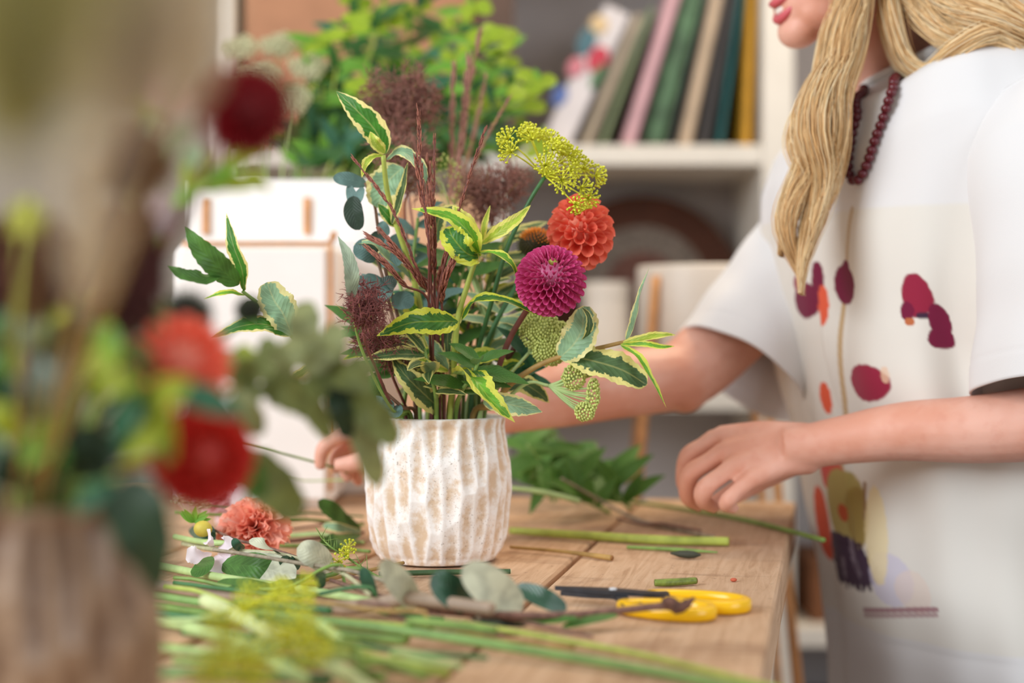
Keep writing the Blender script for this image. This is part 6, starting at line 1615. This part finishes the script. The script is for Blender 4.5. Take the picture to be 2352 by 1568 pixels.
for k_ in range(7):
    umbellet(o, P(372, 530, .67), P(366 + 22 * math.cos(k_ * 2.4), 490 + 34 * math.sin(k_ * 2.4), .67), .0035, 16, 'floret', (math.cos(k_ * 2.4) * .5, -.6, .6), simple('mauve_floret', rgb(208, 184, 186), .7, .1))
o = fstem('lime_blossom', 'small lime blossom above the maroon smoke bush cloud', 'flower', [(30, 1000, .60), (35, 750, .57), (50, 560, .55)], [.0016, .0014, .001], M_STL)
for k_ in range(7):
    umbellet(o, P(50, 560, .55), P(55 + 26 * math.cos(k_ * 2.4), 492 + 22 * math.sin(k_ * 2.4), .55), .0045, 16, 'floret', (math.cos(k_ * 2.4) * .5, -.6, .6), simple('lime_floret', rgb(206, 212, 96), .7, .1))
LOW = [('bright green leaves over the rim of the sand brown vase', [(120, 1050, .60), (180, 930, .585), (240, 830, .58)], [((230, 860, .58), (250, 740, .57), 110, ML_BG), ((150, 900, .585), (300, 800, .57), 80, ML_YG), ((120, 960, .59), (60, 1080, .57), 110, ML_BG), ((150, 980, .59), (120, 880, .57), 80, ML_GR), ((200, 900, .58), (330, 880, .57), 90, ML_YG)]),
       ('blue grey leaves in the sand brown vase below the maroon cloud', [(60, 1060, .60), (90, 960, .585), (120, 880, .58)], [((120, 960, .58), (90, 820, .57), 90, ML_EU), ((80, 980, .58), (20, 860, .57), 70, ML_ED), ((140, 940, .58), (190, 830, .57), 60, ML_ED), ((70, 820, .58), (50, 730, .57), 60, ML_EU), ((40, 1010, .58), (-40, 930, .57), 90, ML_YG)]),
       ('yellow green leaves in front of the two red dahlias', [(230, 1080, .60), (290, 990, .59), (340, 920, .585)], [((330, 980, .585), (290, 860, .575), 90, ML_GR), ((320, 960, .585), (440, 870, .58), 110, ML_YG), ((400, 900, .60), (560, 960, .60), 100, ML_BT), ((280, 1040, .59), (380, 1010, .575), 110, ML_YG), ((260, 1020, .59), (330, 900, .575), 110, ML_BT), ((340, 900, .60), (400, 1060, .585), 90, ML_YG), ((360, 970, .60), (380, 1080, .585), 60, ML_OV)]),
       ('large dark leaf drooping down the sand brown vase', [(230, 1110, .585), (270, 1090, .57)], [((290, 1090, .57), (372, 1372, .575), 215, ML_DK), ((250, 1110, .575), (170, 1190, .57), 70, ML_BT), ((240, 1100, .575), (300, 1290, .58), 110, ML_DK)]),
       ('deep green leaves packed low in the sand brown vase', [(90, 1110, .61), (130, 1060, .60), (170, 1000, .60)], [((100, 1090, .60), (40, 980, .59), 120, ML_DK), ((150, 1090, .60), (210, 980, .59), 120, ML_DK), ((200, 1100, .60), (290, 1010, .59), 120, ML_DK), ((60, 1110, .60), (-60, 1060, .59), 120, ML_DK), ((120, 1100, .60), (120, 1010, .59), 120, ML_GR), ((180, 1120, .60), (260, 1110, .59), 110, ML_DK), ((90, 900, .62), (150, 780, .62), 130, ML_DK), ((200, 900, .63), (260, 760, .63), 130, ML_OV), ((330, 900, .64), (300, 780, .64), 120, ML_OV), ((60, 800, .62), (110, 700, .62), 110, ML_OV), ((180, 820, .63), (180, 700, .63), 120, ML_DK), ((340, 800, .66), (380, 690, .66), 90, ML_OV)])]
for lb, st_, lvs in LOW:
    o = fstem('near_foliage', lb, 'foliage', st_, [.002, .002, .0014], M_STG)
    for a, b_, w_, mt in lvs: FL(o, a, b_, w_, mt)
# olive branch reaching out of the near bunch in front of the middle vase
o = fstem('olive_branch', 'olive branch reaching from the sand brown vase across the white vase', 'foliage', [(260, 1040, .66), (420, 960, .70), (560, 880, .74), (700, 860, .78), (800, 900, .80)], [.0022, .0022, .0018, .0012], M_STO)
for a, b_, w_, mt in (((560, 880, .74), (640, 820, .74), 70, ML_OV), ((600, 880, .745), (700, 940, .75), 80, ML_OV), ((660, 860, .76), (760, 1010, .77), 60, ML_OV), ((700, 860, .78), (790, 780, .78), 80, ML_OV2), ((720, 860, .78), (860, 890, .78), 70, ML_OV), ((780, 890, .79), (912, 1020, .79), 84, ML_OV), ((800, 900, .80), (870, 1120, .80), 70, ML_OV2),
                      ((640, 850, .76), (600, 780, .76), 50, ML_OV), ((540, 900, .73), (600, 1000, .73), 60, ML_OV2), ((700, 850, .78), (700, 690, .79), 80, ML_OV2), ((760, 880, .785), (800, 1010, .785), 60, ML_DK), ((600, 870, .75), (540, 800, .75), 50, ML_YG), ((580, 880, .74), (560, 960, .74), 70, ML_OV), ((640, 870, .76), (690, 780, .76), 70, ML_OV2), ((740, 870, .78), (690, 960, .77), 76, ML_OV), ((800, 895, .795), (850, 830, .79), 66, ML_OV), ((760, 870, .78), (770, 740, .78), 64, ML_OV2), ((560, 880, .735), (500, 820, .735), 60, ML_OV), ((800, 900, .80), (840, 1000, .80), 60, ML_OV), ((680, 865, .77), (620, 930, .765), 66, ML_OV2)): FL(o, a, b_, w_, mt, prof=prof_oval)
o = fstem('olive_branch', 'short olive branch drooping past the red dahlia', 'foliage', [(300, 1080, .66), (440, 1040, .71), (540, 1040, .74)], [.002, .0018, .0012], M_STO)
for a, b_, w_, mt in (((540, 1040, .74), (690, 1190, .75), 110, ML_OV), ((540, 1040, .74), (600, 1150, .735), 70, ML_GR), ((480, 1040, .73), (560, 970, .73), 60, ML_OV)): FL(o, a, b_, w_, mt, prof=prof_oval)

# ---- pale grass plumes leaning towards the lens
M_PAM = simple('pampas_beige', rgb(250, 240, 220), .9, .05, 300, 0, None, .5); M_PAO = simple('pampas_olive', rgb(236, 230, 176), .9, .06, 300, 0, None, .5)
def pampas(lb, pts, r, n, mat, hair_len):
    o = fstem('pampas_plume', lb, 'grass', pts, [.0014, .0012, .0008], M_STO); c = spline([P(*p) for p in pts], 50); tg, N, B = frames(c); mb = MB()
    for k_ in range(n):
        i = random.randint(26, 49); a = random.uniform(0, 6.28); u = math.cos(a) * N[i] + math.sin(a) * B[i]; s0 = c[i]
        tp_ = math.sin(math.pi * (i - 23) / 29.0) ** .6
        e = s0 + u * r * tp_ * random.uniform(.3, 1) + tg[i] * hair_len * random.uniform(.6, 1.2)
        mb.tube([s0, (s0 + e) / 2 + u * r * .12, e], [.00035, .00045, .0003], 3, 4, None, False)
    mb.build('plume', mat, o)
pampas('lowest beige pampas plume leaning out of the sand brown vase', [(120, 1000, .56), (170, 800, .46), (205, 600, .38), (215, 360, .33)], .010, 330, M_PAM, .012)
pampas('olive tinted pampas plume rising highest from the sand brown vase', [(60, 1000, .56), (60, 700, .42), (50, 360, .30), (40, 20, .26), (30, -300, .25)], .024, 1300, M_PAO, .016)
pampas('second beige pampas plume behind the olive tinted one', [(100, 1000, .56), (180, 650, .44), (270, 320, .34), (300, 60, .30), (310, -250, .29)], .021, 1250, M_PAM, .016)
pampas('slender beige pampas plume in front of the crimson dahlia', [(140, 1000, .56), (260, 650, .46), (390, 330, .40), (450, 120, .37), (480, -160, .35)], .009, 420, M_PAM, .014)

# ---- leaves in the heart of the near bunch, set where there is room
rz = random.Random(3)
o = fstem('near_foliage', 'mixed deep leaves filling the heart of the sand brown vase bunch', 'foliage', [(150, 1080, .63), (180, 960, .64), (200, 800, .65)], [.002, .002, .0014], M_STG)
NEAR = Room4Leaves()
for ob in list(bpy.data.objects):
    if ob.type == 'MESH' and ob.parent is not None and ob.parent.get('category') in ('foliage', 'flower', 'grass') and (Vector(ob.parent.location) - FC).length < .1 and not ob.name.startswith(('haze', 'plume')) and ob.parent is not o: NEAR.add(ob)
NEAR.add(fvase)
for k_ in range(260):
    x_, y_ = rz.uniform(-60, 390), rz.uniform(720, 1130); a = rz.uniform(0, 6.28); L_ = rz.uniform(80, 130)
    d_ = rz.uniform(.62, .69); m_ = P(x_ + L_ * .5 * math.cos(a), y_ - L_ * .5 * abs(math.sin(a)), d_)
    if any((m_ - P(*q_[:3])).length < q_[3] for q_ in ((415, 835, .65, .046), (465, 1050, .64, .047), (428, 722, .69, .036), (300, 615, .60, .034))): continue
    if math.hypot(m_.x - FX_, m_.y - FY_) > .034 and P(x_, y_, d_).z < TABZ + VH + .016: continue
    lf = FL(o, (x_, y_, d_), (x_ + L_ * math.cos(a), y_ - L_ * abs(math.sin(a)), d_ - .01), rz.uniform(60, 110), rz.choice([ML_OV, ML_DK, ML_GR, ML_DK, ML_DK, ML_BT, ML_YG]))
    tr = NEAR._tree(lf.data, Matrix.Translation(wloc(o)))
    if NEAR.hits(*tr, o.name): bpy.data.objects.remove(lf)
    else: NEAR.put(*tr, o.name + str(k_))
